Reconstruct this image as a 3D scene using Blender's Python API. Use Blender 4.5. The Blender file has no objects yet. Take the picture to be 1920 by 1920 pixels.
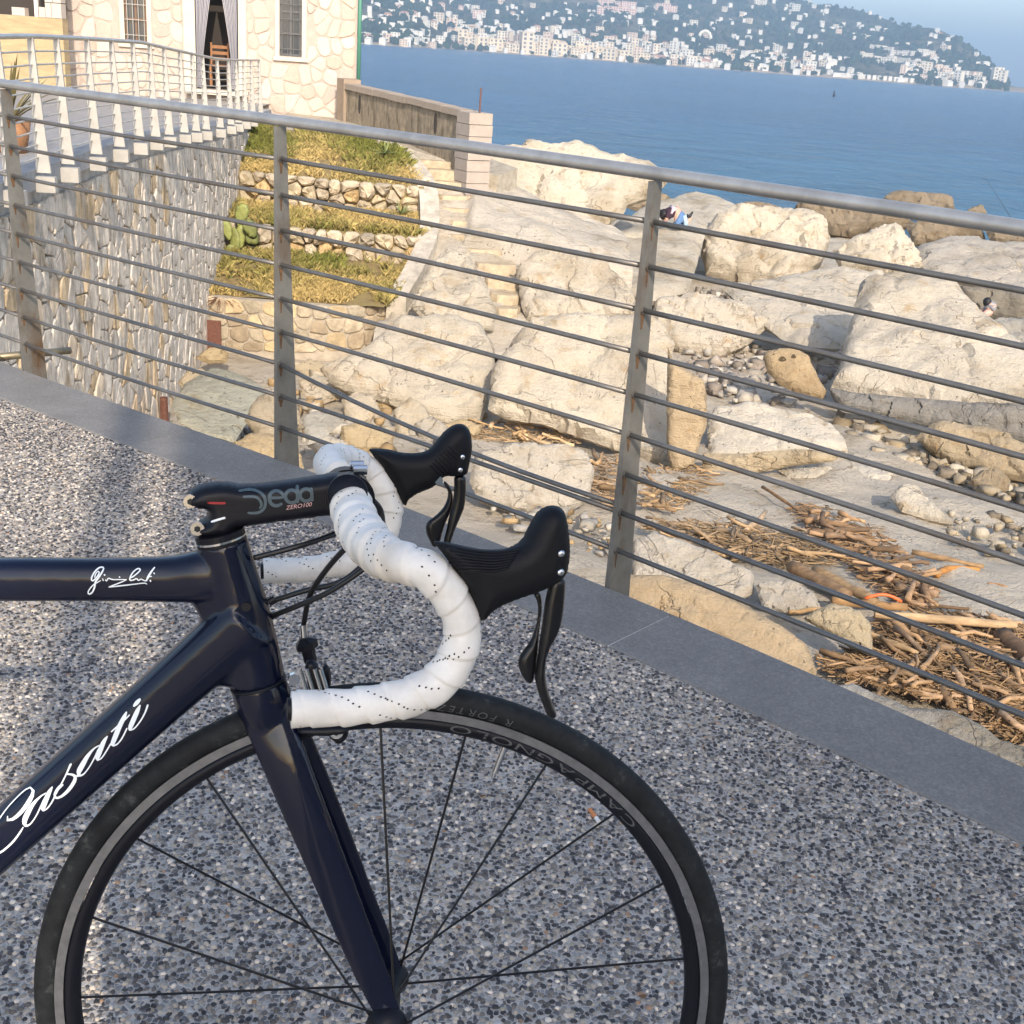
import bpy, math, random
import numpy as np
from mathutils import Vector, Matrix, noise
from mathutils.geometry import delaunay_2d_cdt
from mathutils.bvhtree import BVHTree
random.seed(7)
RNG = np.random.default_rng(7)
S = bpy.context.scene
COL = S.collection

# ---------------------------------------------------------------- camera
FPX, PITCH, ROLL, CAMH = 2250.0, math.radians(21.1), math.radians(4.31), 1.21
_F = np.array([0, math.cos(PITCH), -math.sin(PITCH)])
_U = np.array([0, math.sin(PITCH), math.cos(PITCH)])
_R = np.array([1.0, 0, 0])
CR = math.cos(ROLL) * _R + math.sin(ROLL) * _U
CU = -math.sin(ROLL) * _R + math.cos(ROLL) * _U
CAM = np.array([0, 0, CAMH])
cd = bpy.data.cameras.new('camera')
cam = bpy.data.objects.new('camera', cd)
COL.objects.link(cam)
cam.matrix_world = Matrix(((CR[0], CU[0], -_F[0], 0), (CR[1], CU[1], -_F[1], 0),
                           (CR[2], CU[2], -_F[2], CAMH), (0, 0, 0, 1)))
cd.sensor_width = 36
cd.lens = 36 * FPX / 1920
cd.clip_start = 0.05
cd.clip_end = 30000
S.camera = cam

# ---------------------------------------------------------------- sky, sun, exposure
SUN_EL = math.radians(32)
TO_SUN_AZ = math.atan2(0.245, -0.97)          # direction to the sun, (sin, cos) = (x, y)
w = bpy.data.worlds.new('World')
S.world = w
w.use_nodes = True
nt = w.node_tree
bg = nt.nodes['Background']
sky = nt.nodes.new('ShaderNodeTexSky')
sky.sky_type = 'NISHITA'
sky.sun_disc = False
sky.sun_elevation = SUN_EL
sky.sun_rotation = TO_SUN_AZ
sky.air_density = 0.9
sky.dust_density = 1.7
sky.ozone_density = 0.5
nt.links.new(sky.outputs[0], bg.inputs[0])
bg.inputs[1].default_value = 0.15
sl = bpy.data.lights.new('sun', 'SUN')
sl.energy = 2.15
sl.angle = math.radians(0.55)
sl.color = (1.0, 0.89, 0.75)
sun = bpy.data.objects.new('sun', sl)
COL.objects.link(sun)
_d = Vector((-math.sin(TO_SUN_AZ) * math.cos(SUN_EL), -math.cos(TO_SUN_AZ) * math.cos(SUN_EL), -math.sin(SUN_EL)))
sun.rotation_euler = _d.to_track_quat('-Z', 'Y').to_euler()
S.view_settings.view_transform = 'Standard'
S.view_settings.look = 'None'
S.view_settings.exposure = 1.08
S.view_settings.gamma = 1
S.cycles.max_bounces = 6
S.cycles.diffuse_bounces = 3
S.cycles.glossy_bounces = 3
S.cycles.caustics_reflective = False
S.cycles.caustics_refractive = False
S.view_settings.use_curve_mapping = False

# ---------------------------------------------------------------- pixel helpers (photo pixels, 1920 square)
def ray(x, y):
    return (x - 960) / FPX * CR + (960 - y) / FPX * CU + _F
def onz(x, y, z):
    r = ray(x, y)
    return CAM + r * (z - CAMH) / r[2]
def onY(x, y, Y):
    r = ray(x, y)
    return CAM + r * Y / r[1]
def onplane(x, y, p0, n):
    r = ray(x, y)
    return CAM + r * (((p0 - CAM) @ n) / (r @ n))
def px(P):
    q = np.asarray(P) - CAM
    d = q @ _F
    return 960 + FPX * (q @ CR) / d, 960 - FPX * (q @ CU) / d

# ---------------------------------------------------------------- object helpers
def tag(o, label=None, cat=None, group=None, kind=None):
    if label: o['label'] = label
    if cat: o['category'] = cat
    if group: o['group'] = group
    if kind: o['kind'] = kind
    return o
def empty(name, loc, label=None, cat=None, group=None):
    o = bpy.data.objects.new(name, None)
    o.empty_display_size = 0.1
    COL.objects.link(o)
    o.location = tuple(float(v) for v in loc)
    tag(o, label, cat, group)
    return o
def root_loc(p):
    l = Vector((0, 0, 0))
    while p is not None:
        l += p.location
        p = p.parent
    return l
def link(name, me, m=None, parent=None, loc=None):
    o = bpy.data.objects.new(name, me)
    COL.objects.link(o)
    if m is not None and len(me.materials) == 0: me.materials.append(m)
    if parent is not None: o.parent = parent
    if loc is not None: o.location = loc
    return o
def mesh(name, V, F, m=None, parent=None, smooth=False, own_origin=False):
    """V in world coordinates; a child's vertices are moved into its parent's space; parents never rotate."""
    V = np.asarray(V, dtype=float).reshape(-1, 3)
    off = np.array(root_loc(parent)) if parent is not None else np.zeros(3)
    loc = None
    if own_origin:
        c = V.mean(0); c[2] = V[:, 2].min()
        loc = tuple(c - off)
        V = V - c
    else:
        V = V - off
    me = bpy.data.meshes.new(name)
    me.from_pydata(V.tolist(), [], [list(map(int, f)) for f in F])
    if smooth: me.shade_smooth()
    me.update()
    return link(name, me, m, parent, loc)
def fastmesh(name, V, T, m=None, parent=None, smooth=False, colors=None):
    """triangles only, from numpy arrays; colors per vertex (n,3) -> attribute Col"""
    V = np.ascontiguousarray(V, dtype=np.float32); T = np.ascontiguousarray(T, dtype=np.int32)
    if parent is not None: V = V - np.array(root_loc(parent), dtype=np.float32)
    me = bpy.data.meshes.new(name)
    me.vertices.add(len(V)); me.vertices.foreach_set('co', V.ravel())
    me.loops.add(T.size); me.loops.foreach_set('vertex_index', T.ravel())
    me.polygons.add(len(T))
    me.polygons.foreach_set('loop_start', np.arange(0, T.size, 3, dtype=np.int32))
    me.update(calc_edges=True)
    if smooth: me.shade_smooth()
    if colors is not None:
        a = me.color_attributes.new('Col', 'FLOAT_COLOR', 'POINT')
        c = np.ones((len(V), 4), dtype=np.float32); c[:, :3] = colors
        a.data.foreach_set('color', c.ravel())
    me.validate()
    return link(name, me, m, parent)
class MB:
    """collects pieces of one part"""
    def __init__(s): s.V = []; s.F = []
    def add(s, V, F):
        o = len(s.V)
        s.V += [tuple(map(float, v)) for v in V]
        s.F += [tuple(int(i) + o for i in f) for f in F]
        return s
    def build(s, name, m, parent=None, smooth=False, own_origin=False):
        return mesh(name, s.V, s.F, m, parent, smooth, own_origin)
def norm(v):
    v = np.asarray(v, float); return v / np.linalg.norm(v)
def box(c, ax, ay, az, hx, hy, hz):
    c = np.asarray(c, float); V = []
    for sx, sy, sz in ((-1,-1,-1),(1,-1,-1),(1,1,-1),(-1,1,-1),(-1,-1,1),(1,-1,1),(1,1,1),(-1,1,1)):
        V.append(c + np.asarray(ax)*hx*sx + np.asarray(ay)*hy*sy + np.asarray(az)*hz*sz)
    return V, [(3,2,1,0),(4,5,6,7),(0,1,5,4),(1,2,6,5),(2,3,7,6),(3,0,4,7)]
X_, Y_, Z_ = np.eye(3)
def abox(x0, x1, y0, y1, z0, z1):
    return box(((x0+x1)/2, (y0+y1)/2, (z0+z1)/2), X_, Y_, Z_, (x1-x0)/2, (y1-y0)/2, (z1-z0)/2)
def spline(P, n):
    """Catmull-Rom through P (any dim) resampled to n points evenly by arc length"""
    P = np.asarray(P, float)
    if len(P) == 2:
        t = np.linspace(0, 1, n)[:, None]; return P[0] * (1-t) + P[1] * t
    Q = np.vstack([2*P[0]-P[1], P, 2*P[-1]-P[-2]]); out = []
    for i in range(1, len(Q)-2):
        t = np.linspace(0, 1, 16, endpoint=False)[:, None]
        a, b, c, d = Q[i-1], Q[i], Q[i+1], Q[i+2]
        out.append(0.5*((2*b)+(c-a)*t+(2*a-5*b+4*c-d)*t**2+(3*b-a-3*c+d)*t**3))
    out = np.vstack(out+[P[-1:]])
    k = min(3, out.shape[1])
    s = np.r_[0, np.cumsum(np.linalg.norm(np.diff(out[:, :k], axis=0), axis=1))]
    u = np.linspace(0, s[-1], n)
    return np.stack([np.interp(u, s, out[:, j]) for j in range(out.shape[1])], 1)
def frames(P, ref=None):
    T = np.gradient(P, axis=0); T /= np.linalg.norm(T, axis=1)[:, None] + 1e-12
    N = np.zeros_like(P)
    v = np.array(ref if ref is not None else ((0, 0, 1) if abs(T[0][2]) < .9 else (1, 0, 0)), float)
    for i in range(len(P)):
        v = v - (v @ T[i]) * T[i]; v /= np.linalg.norm(v); N[i] = v
    return T, N, np.cross(T, N)
def tube(P, R, n=12, R2=None, ref=None, p=2.0, caps=True, mod=None):
    """swept tube: R along N (ref), R2 along B; p = superellipse power"""
    P = np.asarray(P, float); R = np.broadcast_to(np.asarray(R, float), (len(P),))
    R2 = R if R2 is None else np.broadcast_to(np.asarray(R2, float), (len(P),))
    T, N, B = frames(P, ref)
    th = np.linspace(0, 2*np.pi, n, endpoint=False)
    c = np.sign(np.cos(th))*np.abs(np.cos(th))**(2/p); s = np.sign(np.sin(th))*np.abs(np.sin(th))**(2/p)
    V = np.zeros((len(P), n, 3))
    for i in range(len(P)):
        k = np.ones(n) if mod is None else mod(i, th)
        V[i] = P[i] + (R[i]*c*k)[:, None]*N[i] + (R2[i]*s*k)[:, None]*B[i]
    F = []
    for i in range(len(P)-1):
        for j in range(n):
            a = i*n+j; b = i*n+(j+1) % n
            F.append((a, b, b+n, a+n))
    if caps:
        F.append(tuple(range(n-1, -1, -1))); F.append(tuple(range((len(P)-1)*n, len(P)*n)))
    return V.reshape(-1, 3), F
def disc_solid(c, axis, r0, h, n=20, r1=None):
    """cylinder (or cone frustum) from c along axis"""
    c = np.asarray(c, float); axis = norm(axis)
    return tube(np.array([c, c+axis*h]), [r0, r0 if r1 is None else r1], n)
def inpoly(pts, poly):
    x, y = pts[:, 0], pts[:, 1]; r = np.zeros(len(pts), bool); j = len(poly)-1
    for i in range(len(poly)):
        xi, yi = poly[i]; xj, yj = poly[j]
        c = ((yi > y) != (yj > y)) & (x < (xj-xi)*(y-yi)/(yj-yi+1e-12)+xi)
        r ^= c; j = i
    return r
def polydist(pts, poly):
    d = np.full(len(pts), 1e9)
    for i in range(len(poly)):
        a = poly[i-1]; b = poly[i]; ab = b-a
        t = np.clip(((pts-a)@ab)/(ab@ab+1e-12), 0, 1)
        d = np.minimum(d, np.linalg.norm(pts-a-t[:, None]*ab, axis=1))
    return d
def resample(poly, h, rounds=1):
    P = np.asarray(poly, float)
    for _ in range(rounds):
        N = np.roll(P, -1, 0); P = np.stack([P*.75+N*.25, P*.25+N*.75], 1).reshape(-1, P.shape[1])
    Q = np.vstack([P, P[:1]]); s = np.r_[0, np.cumsum(np.linalg.norm(np.diff(Q, axis=0), axis=1))]
    n = max(8, int(s[-1]/h)); u = np.linspace(0, s[-1], n, endpoint=False)
    return np.stack([np.interp(u, s, Q[:, j]) for j in range(Q.shape[1])], 1)
def fill(poly2, h, rounds=1):
    """triangulated polygon with interior points: pts, tris, distance to rim, number of rim points"""
    B = resample(poly2, h, rounds)
    lo, hi = B.min(0), B.max(0)
    gx = np.arange(lo[0], hi[0], h); gy = np.arange(lo[1], hi[1], h*.866)
    G = np.array([(x+(h/2 if k % 2 else 0), y) for k, y in enumerate(gy) for x in gx])
    G = G + RNG.uniform(-.16, .16, G.shape)*h
    if len(G):
        G = G[inpoly(G, B)]
    if len(G):
        G = G[polydist(G, B) > .45*h]
    pts = np.vstack([B, G]) if len(G) else B
    nb = len(B)
    r = delaunay_2d_cdt([Vector(q) for q in pts], [(i, (i+1) % nb) for i in range(nb)], [], 1, 1e-9)
    P = np.array([tuple(q) for q in r[0]]); T = [tuple(t) for t in r[2] if len(t) == 3]
    d = polydist(P, B)
    return P, T, d, d < 1e-7*max(1, np.ptp(B))+1e-9
def dome(d, wd):
    k = 1-np.clip(d/wd, 0, 1)
    return np.sqrt(np.clip(1-k*k, 0, 1))
def inflate(poly2, h, front, back, wd, to3, rounds=1, fdir=None):
    """closed solid from a flat outline: to3(pts2, height array) -> 3D points"""
    P, T, d, rim = fill(poly2, h, rounds)
    k = dome(d, wd)
    Vf = to3(P, k*front); Vb = to3(P, -k*back)
    n = len(P); idx = np.arange(n)+n; idx[rim] = np.nonzero(rim)[0]
    a = np.array([P[t[1]]-P[t[0]] for t in T]); b = np.array([P[t[2]]-P[t[0]] for t in T])
    flip = (a[:, 0]*b[:, 1]-a[:, 1]*b[:, 0]) < 0
    F = []
    for t, f in zip(T, flip):
        t = t[::-1] if f else t
        F.append(t); F.append((idx[t[2]], idx[t[1]], idx[t[0]]))
    V = np.vstack([Vf, Vb])
    used = sorted({int(i) for f in F for i in f}); mp = {u: i for i, u in enumerate(used)}
    return V[used], [tuple(mp[int(i)] for i in f) for f in F]
def fbm(p, oct=4):
    return noise.fractal(Vector(p), 0.9, 2.1, oct)

# ---------------------------------------------------------------- materials
def newmat(name):
    m = bpy.data.materials.new(name); m.use_nodes = True
    return m, m.node_tree, m.node_tree.nodes['Principled BSDF']
def ramp(nt, fac, cols):
    r = nt.nodes.new('ShaderNodeValToRGB')
    e = r.color_ramp.elements
    while len(e) > 1: e.remove(e[-1])
    for i, (pos, c) in enumerate(cols):
        el = e[0] if i == 0 else e.new(pos)
        el.position = pos; el.color = (*c, 1)
    nt.links.new(fac, r.inputs[0])
    return r.outputs[0]
def tex(nt, kind, scale, vec=None, **kw):
    n = nt.nodes.new({'noise': 'ShaderNodeTexNoise', 'voronoi': 'ShaderNodeTexVoronoi', 'wave': 'ShaderNodeTexWave'}[kind])
    n.inputs['Scale'].default_value = scale
    for k, v in kw.items():
        if k in n.inputs: n.inputs[k].default_value = v
        else: setattr(n, k, v)
    if vec is not None: nt.links.new(vec, n.inputs['Vector'])
    return n
def mixc(nt, fac, a, b, mode='MIX'):
    n = nt.nodes.new('ShaderNodeMix'); n.data_type = 'RGBA'; n.blend_type = mode
    for sock, v in ((n.inputs[0], fac), (n.inputs[6], a), (n.inputs[7], b)):
        if isinstance(v, (int, float)): sock.default_value = v
        elif isinstance(v, tuple): sock.default_value = (*v, 1)
        else: nt.links.new(v, sock)
    return n.outputs[2]
def math_(nt, op, a, b=None, clamp=False):
    n = nt.nodes.new('ShaderNodeMath'); n.operation = op; n.use_clamp = clamp
    for s, v in ((n.inputs[0], a), (n.inputs[1], b)):
        if v is None: continue
        if isinstance(v, (int, float)): s.default_value = v
        else: nt.links.new(v, s)
    return n.outputs[0]
def bump(nt, bsdf, h, strength, dist):
    b = nt.nodes.new('ShaderNodeBump'); b.inputs['Strength'].default_value = strength; b.inputs['Distance'].default_value = dist
    nt.links.new(h, b.inputs['Height']); nt.links.new(b.outputs[0], bsdf.inputs['Normal'])
    return b
def coords(nt, kind='Object', scale=None):
    c = nt.nodes.new('ShaderNodeTexCoord').outputs[kind]
    if scale:
        m = nt.nodes.new('ShaderNodeMapping'); m.inputs['Scale'].default_value = scale
        nt.links.new(c, m.inputs[0]); c = m.outputs[0]
    return c
def plain(name, col, rough=.5, metal=0.0, spec=.5, coat=0.0, nscale=0, nvar=.2, bstr=0, bdist=.001, tint=False, aniso=None):
    m, nt, b = newmat(name)
    b.inputs['Roughness'].default_value = rough; b.inputs['Metallic'].default_value = metal
    b.inputs['Specular IOR Level'].default_value = spec; b.inputs['Coat Weight'].default_value = coat
    b.inputs['Coat Roughness'].default_value = .045
    b.inputs['Base Color'].default_value = (*col, 1)
    if nscale:
        v = coords(nt, 'Object', aniso)
        n = tex(nt, 'noise', nscale, v, Detail=6, Roughness=.62)
        lo = tuple(c*(1-nvar) for c in col); hi = tuple(min(1, c*(1+nvar)) for c in col)
        c = ramp(nt, n.outputs[0], [(.3, lo), (.7, hi)])
        if tint:
            oi = nt.nodes.new('ShaderNodeObjectInfo'); c = mixc(nt, 1.0, c, oi.outputs['Color'], 'MULTIPLY')
        nt.links.new(c, b.inputs['Base Color'])
        r = nt.nodes.new('ShaderNodeMapRange'); r.inputs[3].default_value = max(.03, rough-.12); r.inputs[4].default_value = min(1, rough+.12)
        nt.links.new(n.outputs[0], r.inputs[0]); nt.links.new(r.outputs[0], b.inputs['Roughness'])
        if bstr: bump(nt, b, n.outputs[0], bstr, bdist)
    elif tint:
        oi = nt.nodes.new('ShaderNodeObjectInfo')
        nt.links.new(mixc(nt, 1.0, col, oi.outputs['Color'], 'MULTIPLY'), b.inputs['Base Color'])
    return m
def vcol(name, rough=.8, spec=.3, bstr=0, bscale=100, bdist=.002, trans=0):
    m, nt, b = newmat(name)
    a = nt.nodes.new('ShaderNodeAttribute'); a.attribute_name = 'Col'
    nt.links.new(a.outputs['Color'], b.inputs['Base Color'])
    b.inputs['Roughness'].default_value = rough; b.inputs['Specular IOR Level'].default_value = spec
    if bstr:
        n = tex(nt, 'noise', bscale, coords(nt), Detail=4); bump(nt, b, n.outputs[0], bstr, bdist)
    return m
# ================================================================= materials of the setting
def wpos(nt, scale=None):
    c = nt.nodes.new('ShaderNodeNewGeometry').outputs['Position']
    if scale:
        m = nt.nodes.new('ShaderNodeMapping'); m.inputs['Scale'].default_value = scale
        nt.links.new(c, m.inputs[0]); c = m.outputs[0]
    return c
def objcolor(nt, c):
    oi = nt.nodes.new('ShaderNodeObjectInfo')
    return mixc(nt, 1.0, c, oi.outputs['Color'], 'MULTIPLY')
def limestone(name, pale=(.465, .415, .34), mid=(.38, .325, .25), tan=(.36, .255, .14), grey=(.27, .25, .215), pits=1.0):
    m, nt, b = newmat(name)
    v = wpos(nt)
    n1 = tex(nt, 'noise', .9, v, Detail=8, Roughness=.6, Distortion=.4)
    c = ramp(nt, n1.outputs[0], [(.28, mid), (.42, pale), (.58, tuple(min(1, x*1.1) for x in pale)), (.72, mid)])
    n2 = tex(nt, 'noise', 2.6, v, Detail=7, Roughness=.68)
    f2 = ramp(nt, n2.outputs[0], [(.56, (0, 0, 0)), (.70, (1, 1, 1))])
    c = mixc(nt, math_(nt, 'MULTIPLY', f2, .75), c, tan)
    n3 = tex(nt, 'noise', 9, v, Detail=6, Roughness=.7)
    f3 = ramp(nt, n3.outputs[0], [(.58, (0, 0, 0)), (.68, (1, 1, 1))])
    c = mixc(nt, math_(nt, 'MULTIPLY', f3, .45), c, grey)
    # long meandering cracks and small pits
    cr = tex(nt, 'noise', .75, v, Detail=6, Roughness=.55, Distortion=.6)
    fc = ramp(nt, math_(nt, 'ABSOLUTE', math_(nt, 'SUBTRACT', cr.outputs[0], .5)), [(.0, (1, 1, 1)), (.006, (0, 0, 0))])
    fc = math_(nt, 'MULTIPLY', fc, ramp(nt, n2.outputs[0], [(.42, (0, 0, 0)), (.55, (1, 1, 1))]))
    c = mixc(nt, math_(nt, 'MULTIPLY', fc, .18), c, (.15, .11, .075))
    pt = tex(nt, 'voronoi', 13, v)
    fp = ramp(nt, pt.outputs['Distance'], [(.10, (1, 1, 1)), (.2, (0, 0, 0))])
    pm = ramp(nt, n2.outputs[0], [(.38, (1, 1, 1)), (.46, (0, 0, 0))])
    fp = math_(nt, 'MULTIPLY', fp, pm)
    c = mixc(nt, math_(nt, 'MULTIPLY', fp, .6*pits), c, (.14, .11, .08))
    sn = tex(nt, 'noise', .55, v, Detail=6, Roughness=.6); c = mixc(nt, 1.0, c, ramp(nt, sn.outputs[0], [(.30, (.70, .66, .58)), (.45, (1, 1, 1)), (.60, (1.08, 1.08, 1.08)), (.74, (.82, .83, .85))]), 'MULTIPLY')
    nt.links.new(objcolor(nt, c), b.inputs['Base Color'])
    b.inputs['Roughness'].default_value = .9; b.inputs['Specular IOR Level'].default_value = .2
    h = math_(nt, 'SUBTRACT', math_(nt, 'ADD', n1.outputs[0], math_(nt, 'MULTIPLY', n3.outputs[0], .5)), math_(nt, 'ADD', math_(nt, 'MULTIPLY', fc, .25), math_(nt, 'MULTIPLY', fp, .5)))
    st = tex(nt, 'noise', 1.0, wpos(nt, (.35, .35, 5.5)), Detail=7, Roughness=.65)
    h = math_(nt, 'ADD', h, math_(nt, 'MULTIPLY', st.outputs[0], .8))
    n4 = tex(nt, 'noise', 34, v, Detail=5, Roughness=.7)
    h = math_(nt, 'ADD', h, math_(nt, 'MULTIPLY', n4.outputs[0], .22))
    bump(nt, b, h, .9, .11)
    return m
M = {}
M['lime'] = limestone('pale limestone')
M['brownrock'] = limestone('brown shore rock', (.24, .19, .13), (.19, .145, .09), (.17, .11, .05), (.09, .08, .065))
M['greyrock'] = limestone('grey weathered rock', (.36, .34, .30), (.28, .26, .225), (.30, .22, .13), (.16, .15, .135))
M['rubble'] = vcol('rubble stones', .9, .2, .6, 30, .02)

# ================================================================= sea
def sea():
    m, nt, b = newmat('sea water')
    b.inputs['Base Color'].default_value = (.012, .085, .19, 1)
    b.inputs['Roughness'].default_value = .22; b.inputs['IOR'].default_value = 1.33
    b.inputs['Specular IOR Level'].default_value = .25
    v = wpos(nt, (1, .55, 1))
    w1 = tex(nt, 'noise', .35, v, Detail=9, Roughness=.62, Distortion=.3)
    w2 = tex(nt, 'noise', 1.9, v, Detail=5, Roughness=.6)
    h = math_(nt, 'ADD', w1.outputs[0], math_(nt, 'MULTIPLY', w2.outputs[0], .4))
    bump(nt, b, h, 1.0, 1.1)
    k = tex(nt, 'noise', .012, wpos(nt), Detail=5)
    c = ramp(nt, k.outputs[0], [(.3, (.001, .040, .115)), (.7, (.003, .068, .165))])
    # paler green-blue water over the shallows near the rocks
    sx = nt.nodes.new('ShaderNodeSeparateXYZ'); nt.links.new(wpos(nt), sx.inputs[0])
    f = nt.nodes.new('ShaderNodeMapRange'); f.inputs[1].default_value = 45; f.inputs[2].default_value = 130
    f.inputs[3].default_value = .55; f.inputs[4].default_value = 0
    nt.links.new(sx.outputs[1], f.inputs[0])
    c = mixc(nt, f.outputs[0], c, (.035, .15, .225))
    rp = tex(nt, 'noise', .22, wpos(nt, (.35, 1, 1)), Detail=7, Roughness=.72)  # light and dark of the ripples painted into the water colour
    c = mixc(nt, 1.0, c, ramp(nt, rp.outputs[0], [(.36, (.68, .70, .73)), (.5, (1, 1, 1)), (.64, (1.35, 1.3, 1.25))]), 'MULTIPLY')
    nt.links.new(c, b.inputs['Base Color'])
    V = [(-5500, 20, -4.6), (5500, 20, -4.6), (5500, 6000, -4.6), (-5500, 6000, -4.6)]
    o = mesh('sea', V, [(0, 1, 2, 3)], m)
    tag(o, kind='structure')
sea()

# ================================================================= far hill with its town
SHORE = 1300.0
def col_dir(x):
    """horizontal unit direction of image column x at the horizon"""
    yh = 89 + .0754*(x-960)
    r = ray(x, yh); return norm((r[0], r[1], 0))
RIDGE = [(-300, -140), (200, -120), (680, -90), (900, -75), (1100, -60), (1250, -45), (1400, -22), (1480, 0), (1560, 20), (1640, 36), (1700, 44), (1740, 56),
         (1790, 80), (1840, 112), (1870, 138), (1890, 154), (1910, 163), (1930, 166)]
def ridge_h(x, D):
    y = np.interp(x, [q[0] for q in RIDGE], [q[1] for q in RIDGE])
    yh = 89 + .0754*(x-960)
    return max(1.0, (yh-y)/FPX*math.cos(PITCH)*D*.94)
def hill_pt(x, t):
    """t 0 at the shore .. 1 at the ridge"""
    near = np.interp(x, [600, 760, 860, 1900], [-260, -210, 0, 60])
    D0 = SHORE + near; D = D0 + t*(620 if x < 1500 else 620 - (x-1500)*.9)
    d = col_dir(x)
    h = ridge_h(x, D)
    prof = .10*t + .90*t**1.15 if x < 1500 else t**(1.0)
    z = -4.2 + h*prof
    n = fbm((d[0]*D/150, d[1]*D/150, 3.3), 5)
    z += n*9*min(1, t*3)*min(1, h/60) + 3*min(1, t*6)
    return np.array([d[0]*D, d[1]*D, z])
def hill():
    xs = np.linspace(-300, 1932, 190); ts = np.r_[-.02, np.linspace(0, 1, 60)]
    V = []; F = []
    for x in xs:
        for t in ts:
            P = hill_pt(x, max(t, 0)); 
            if t < 0: P[2] = -8
            V.append(P)
        d = col_dir(x); Q = hill_pt(x, 1); V.append(Q + d*300 + np.array([0, 0, -Q[2]*.75-10]))
    k = len(ts)+1
    for i in range(len(xs)-1):
        for j in range(k-1):
            F.append((i*k+j, (i+1)*k+j, (i+1)*k+j+1, i*k+j+1))
    m, nt, b = newmat('hillside scrub')
    v = wpos(nt)
    n = tex(nt, 'noise', .012, v, Detail=9, Roughness=.68)
    c = ramp(nt, n.outputs[0], [(.3, (.022, .036, .02)), (.46, (.05, .06, .032)), (.56, (.13, .115, .07)), (.68, (.26, .215, .15))])
    n2 = tex(nt, 'noise', .08, v, Detail=6, Roughness=.7)
    c = mixc(nt, 1.0, c, ramp(nt, n2.outputs[0], [(.35, (.5, .5, .5)), (.65, (1.3, 1.3, 1.3))]), 'MULTIPLY')
    # sand strip at the waterline
    sx = nt.nodes.new('ShaderNodeSeparateXYZ'); nt.links.new(v, sx.inputs[0])
    f = nt.nodes.new('ShaderNodeMapRange'); f.inputs[1].default_value = -1.2; f.inputs[2].default_value = .6
    f.inputs[3].default_value = 1; f.inputs[4].default_value = 0
    nt.links.new(sx.outputs[2], f.inputs[0])
    c = mixc(nt, f.outputs[0], c, (.36, .29, .21))
    nt.links.new(c, b.inputs['Base Color']); b.inputs['Roughness'].default_value = 1; b.inputs['Specular IOR Level'].default_value = .1
    bump(nt, b, n2.outputs[0], .8, 6)
    o = mesh('hill', V, F, m, smooth=True); tag(o, kind='structure')
    # tree clumps, one mass
    ico = [(0, 0, 1), (.89, 0, .45), (.28, .85, .45), (-.72, .53, .45), (-.72, -.53, .45), (.28, -.85, .45), (.72, .53, -.45), (-.28, .85, -.45), (-.89, 0, -.45), (-.28, -.85, -.45), (.72, -.53, -.45)]
    icf = [(0,1,2),(0,2,3),(0,3,4),(0,4,5),(0,5,1),(1,6,2),(2,7,3),(3,8,4),(4,9,5),(5,10,1),(6,7,2),(7,8,3),(8,9,4),(9,10,5),(10,6,1)]
    VV = []; TT = []; CC = []
    rs = random.Random(5)
    for k in range(4200):
        x = rs.uniform(600, 1890); t = rs.random()**1.0
        if fbm((x/55, t*6, 1.0), 3) < -.1 and rs.random() < .8: continue
        P = hill_pt(x, t); r = rs.uniform(1.8, 4.6)*(1.25 if x < 780 else 1)
        o0 = len(VV); g = rs.uniform(.6, 1.3)
        sq = rs.uniform(.7, 1.25)
        for q in ico:
            j = rs.uniform(.75, 1.25)
            VV.append((P[0]+q[0]*r*j, P[1]+q[1]*r*j, P[2]+r*.5+q[2]*r*j*sq)); CC.append((.028*g, .047*g, .026*g))
        TT += [(a+o0, b_+o0, c_+o0) for a, b_, c_ in icf]
    o = fastmesh('hillside_trees', VV, TT, vcol('far foliage', 1, .1), colors=CC, smooth=False)
    tag(o, 'dark trees and scrub covering the hazy hillside across the bay', 'trees', kind='stuff')
hill()

def house_mesh(name, w_, d_, h_, storeys, flat, mats):
    """small far house: walls, recessed dark windows, roof"""
    V, F = abox(-w_/2, w_/2, -d_/2, d_/2, -4, h_); mi = [0]*len(F)
    V = list(V); F = list(F)
    nb = max(2, int(w_/3.2))
    for s in range(storeys):
        for k in range(nb):
            x = -w_/2 + (k+.5)*w_/nb; z = (s+.5)*h_/storeys; ww = w_/nb*.22; hh = h_/storeys*.28
            o = len(V); V += [(x-ww, -d_/2-.06, z-hh), (x+ww, -d_/2-.06, z-hh), (x+ww, -d_/2-.06, z+hh), (x-ww, -d_/2-.06, z+hh)]
            F.append((o, o+1, o+2, o+3)); mi.append(2)
    o = len(V)
    if flat:
        B, G = abox(-w_/2-.3, w_/2+.3, -d_/2-.3, d_/2+.3, h_+.02, h_+.5)
        V += list(B); F += [tuple(i+o for i in f) for f in G]; mi += [0]*6
    else:
        e = .5
        V += [(-w_/2-e, -d_/2-e, h_+.02), (w_/2+e, -d_/2-e, h_+.02), (w_/2+e, d_/2+e, h_+.02), (-w_/2-e, d_/2+e, h_+.02), (-w_/2*.6, 0, h_+d_*.22), (w_/2*.6, 0, h_+d_*.22)]
        F += [(o, o+1, o+5, o+4), (o+2, o+3, o+4, o+5), (o+1, o+2, o+5), (o+3, o, o+4), (o+3, o+2, o+1, o)]; mi += [1]*5
    me = bpy.data.meshes.new(name); me.from_pydata([tuple(v) for v in V], [], F)
    for q in mats: me.materials.append(q)
    me.polygons.foreach_set('material_index', mi); me.update()
    return me
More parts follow.
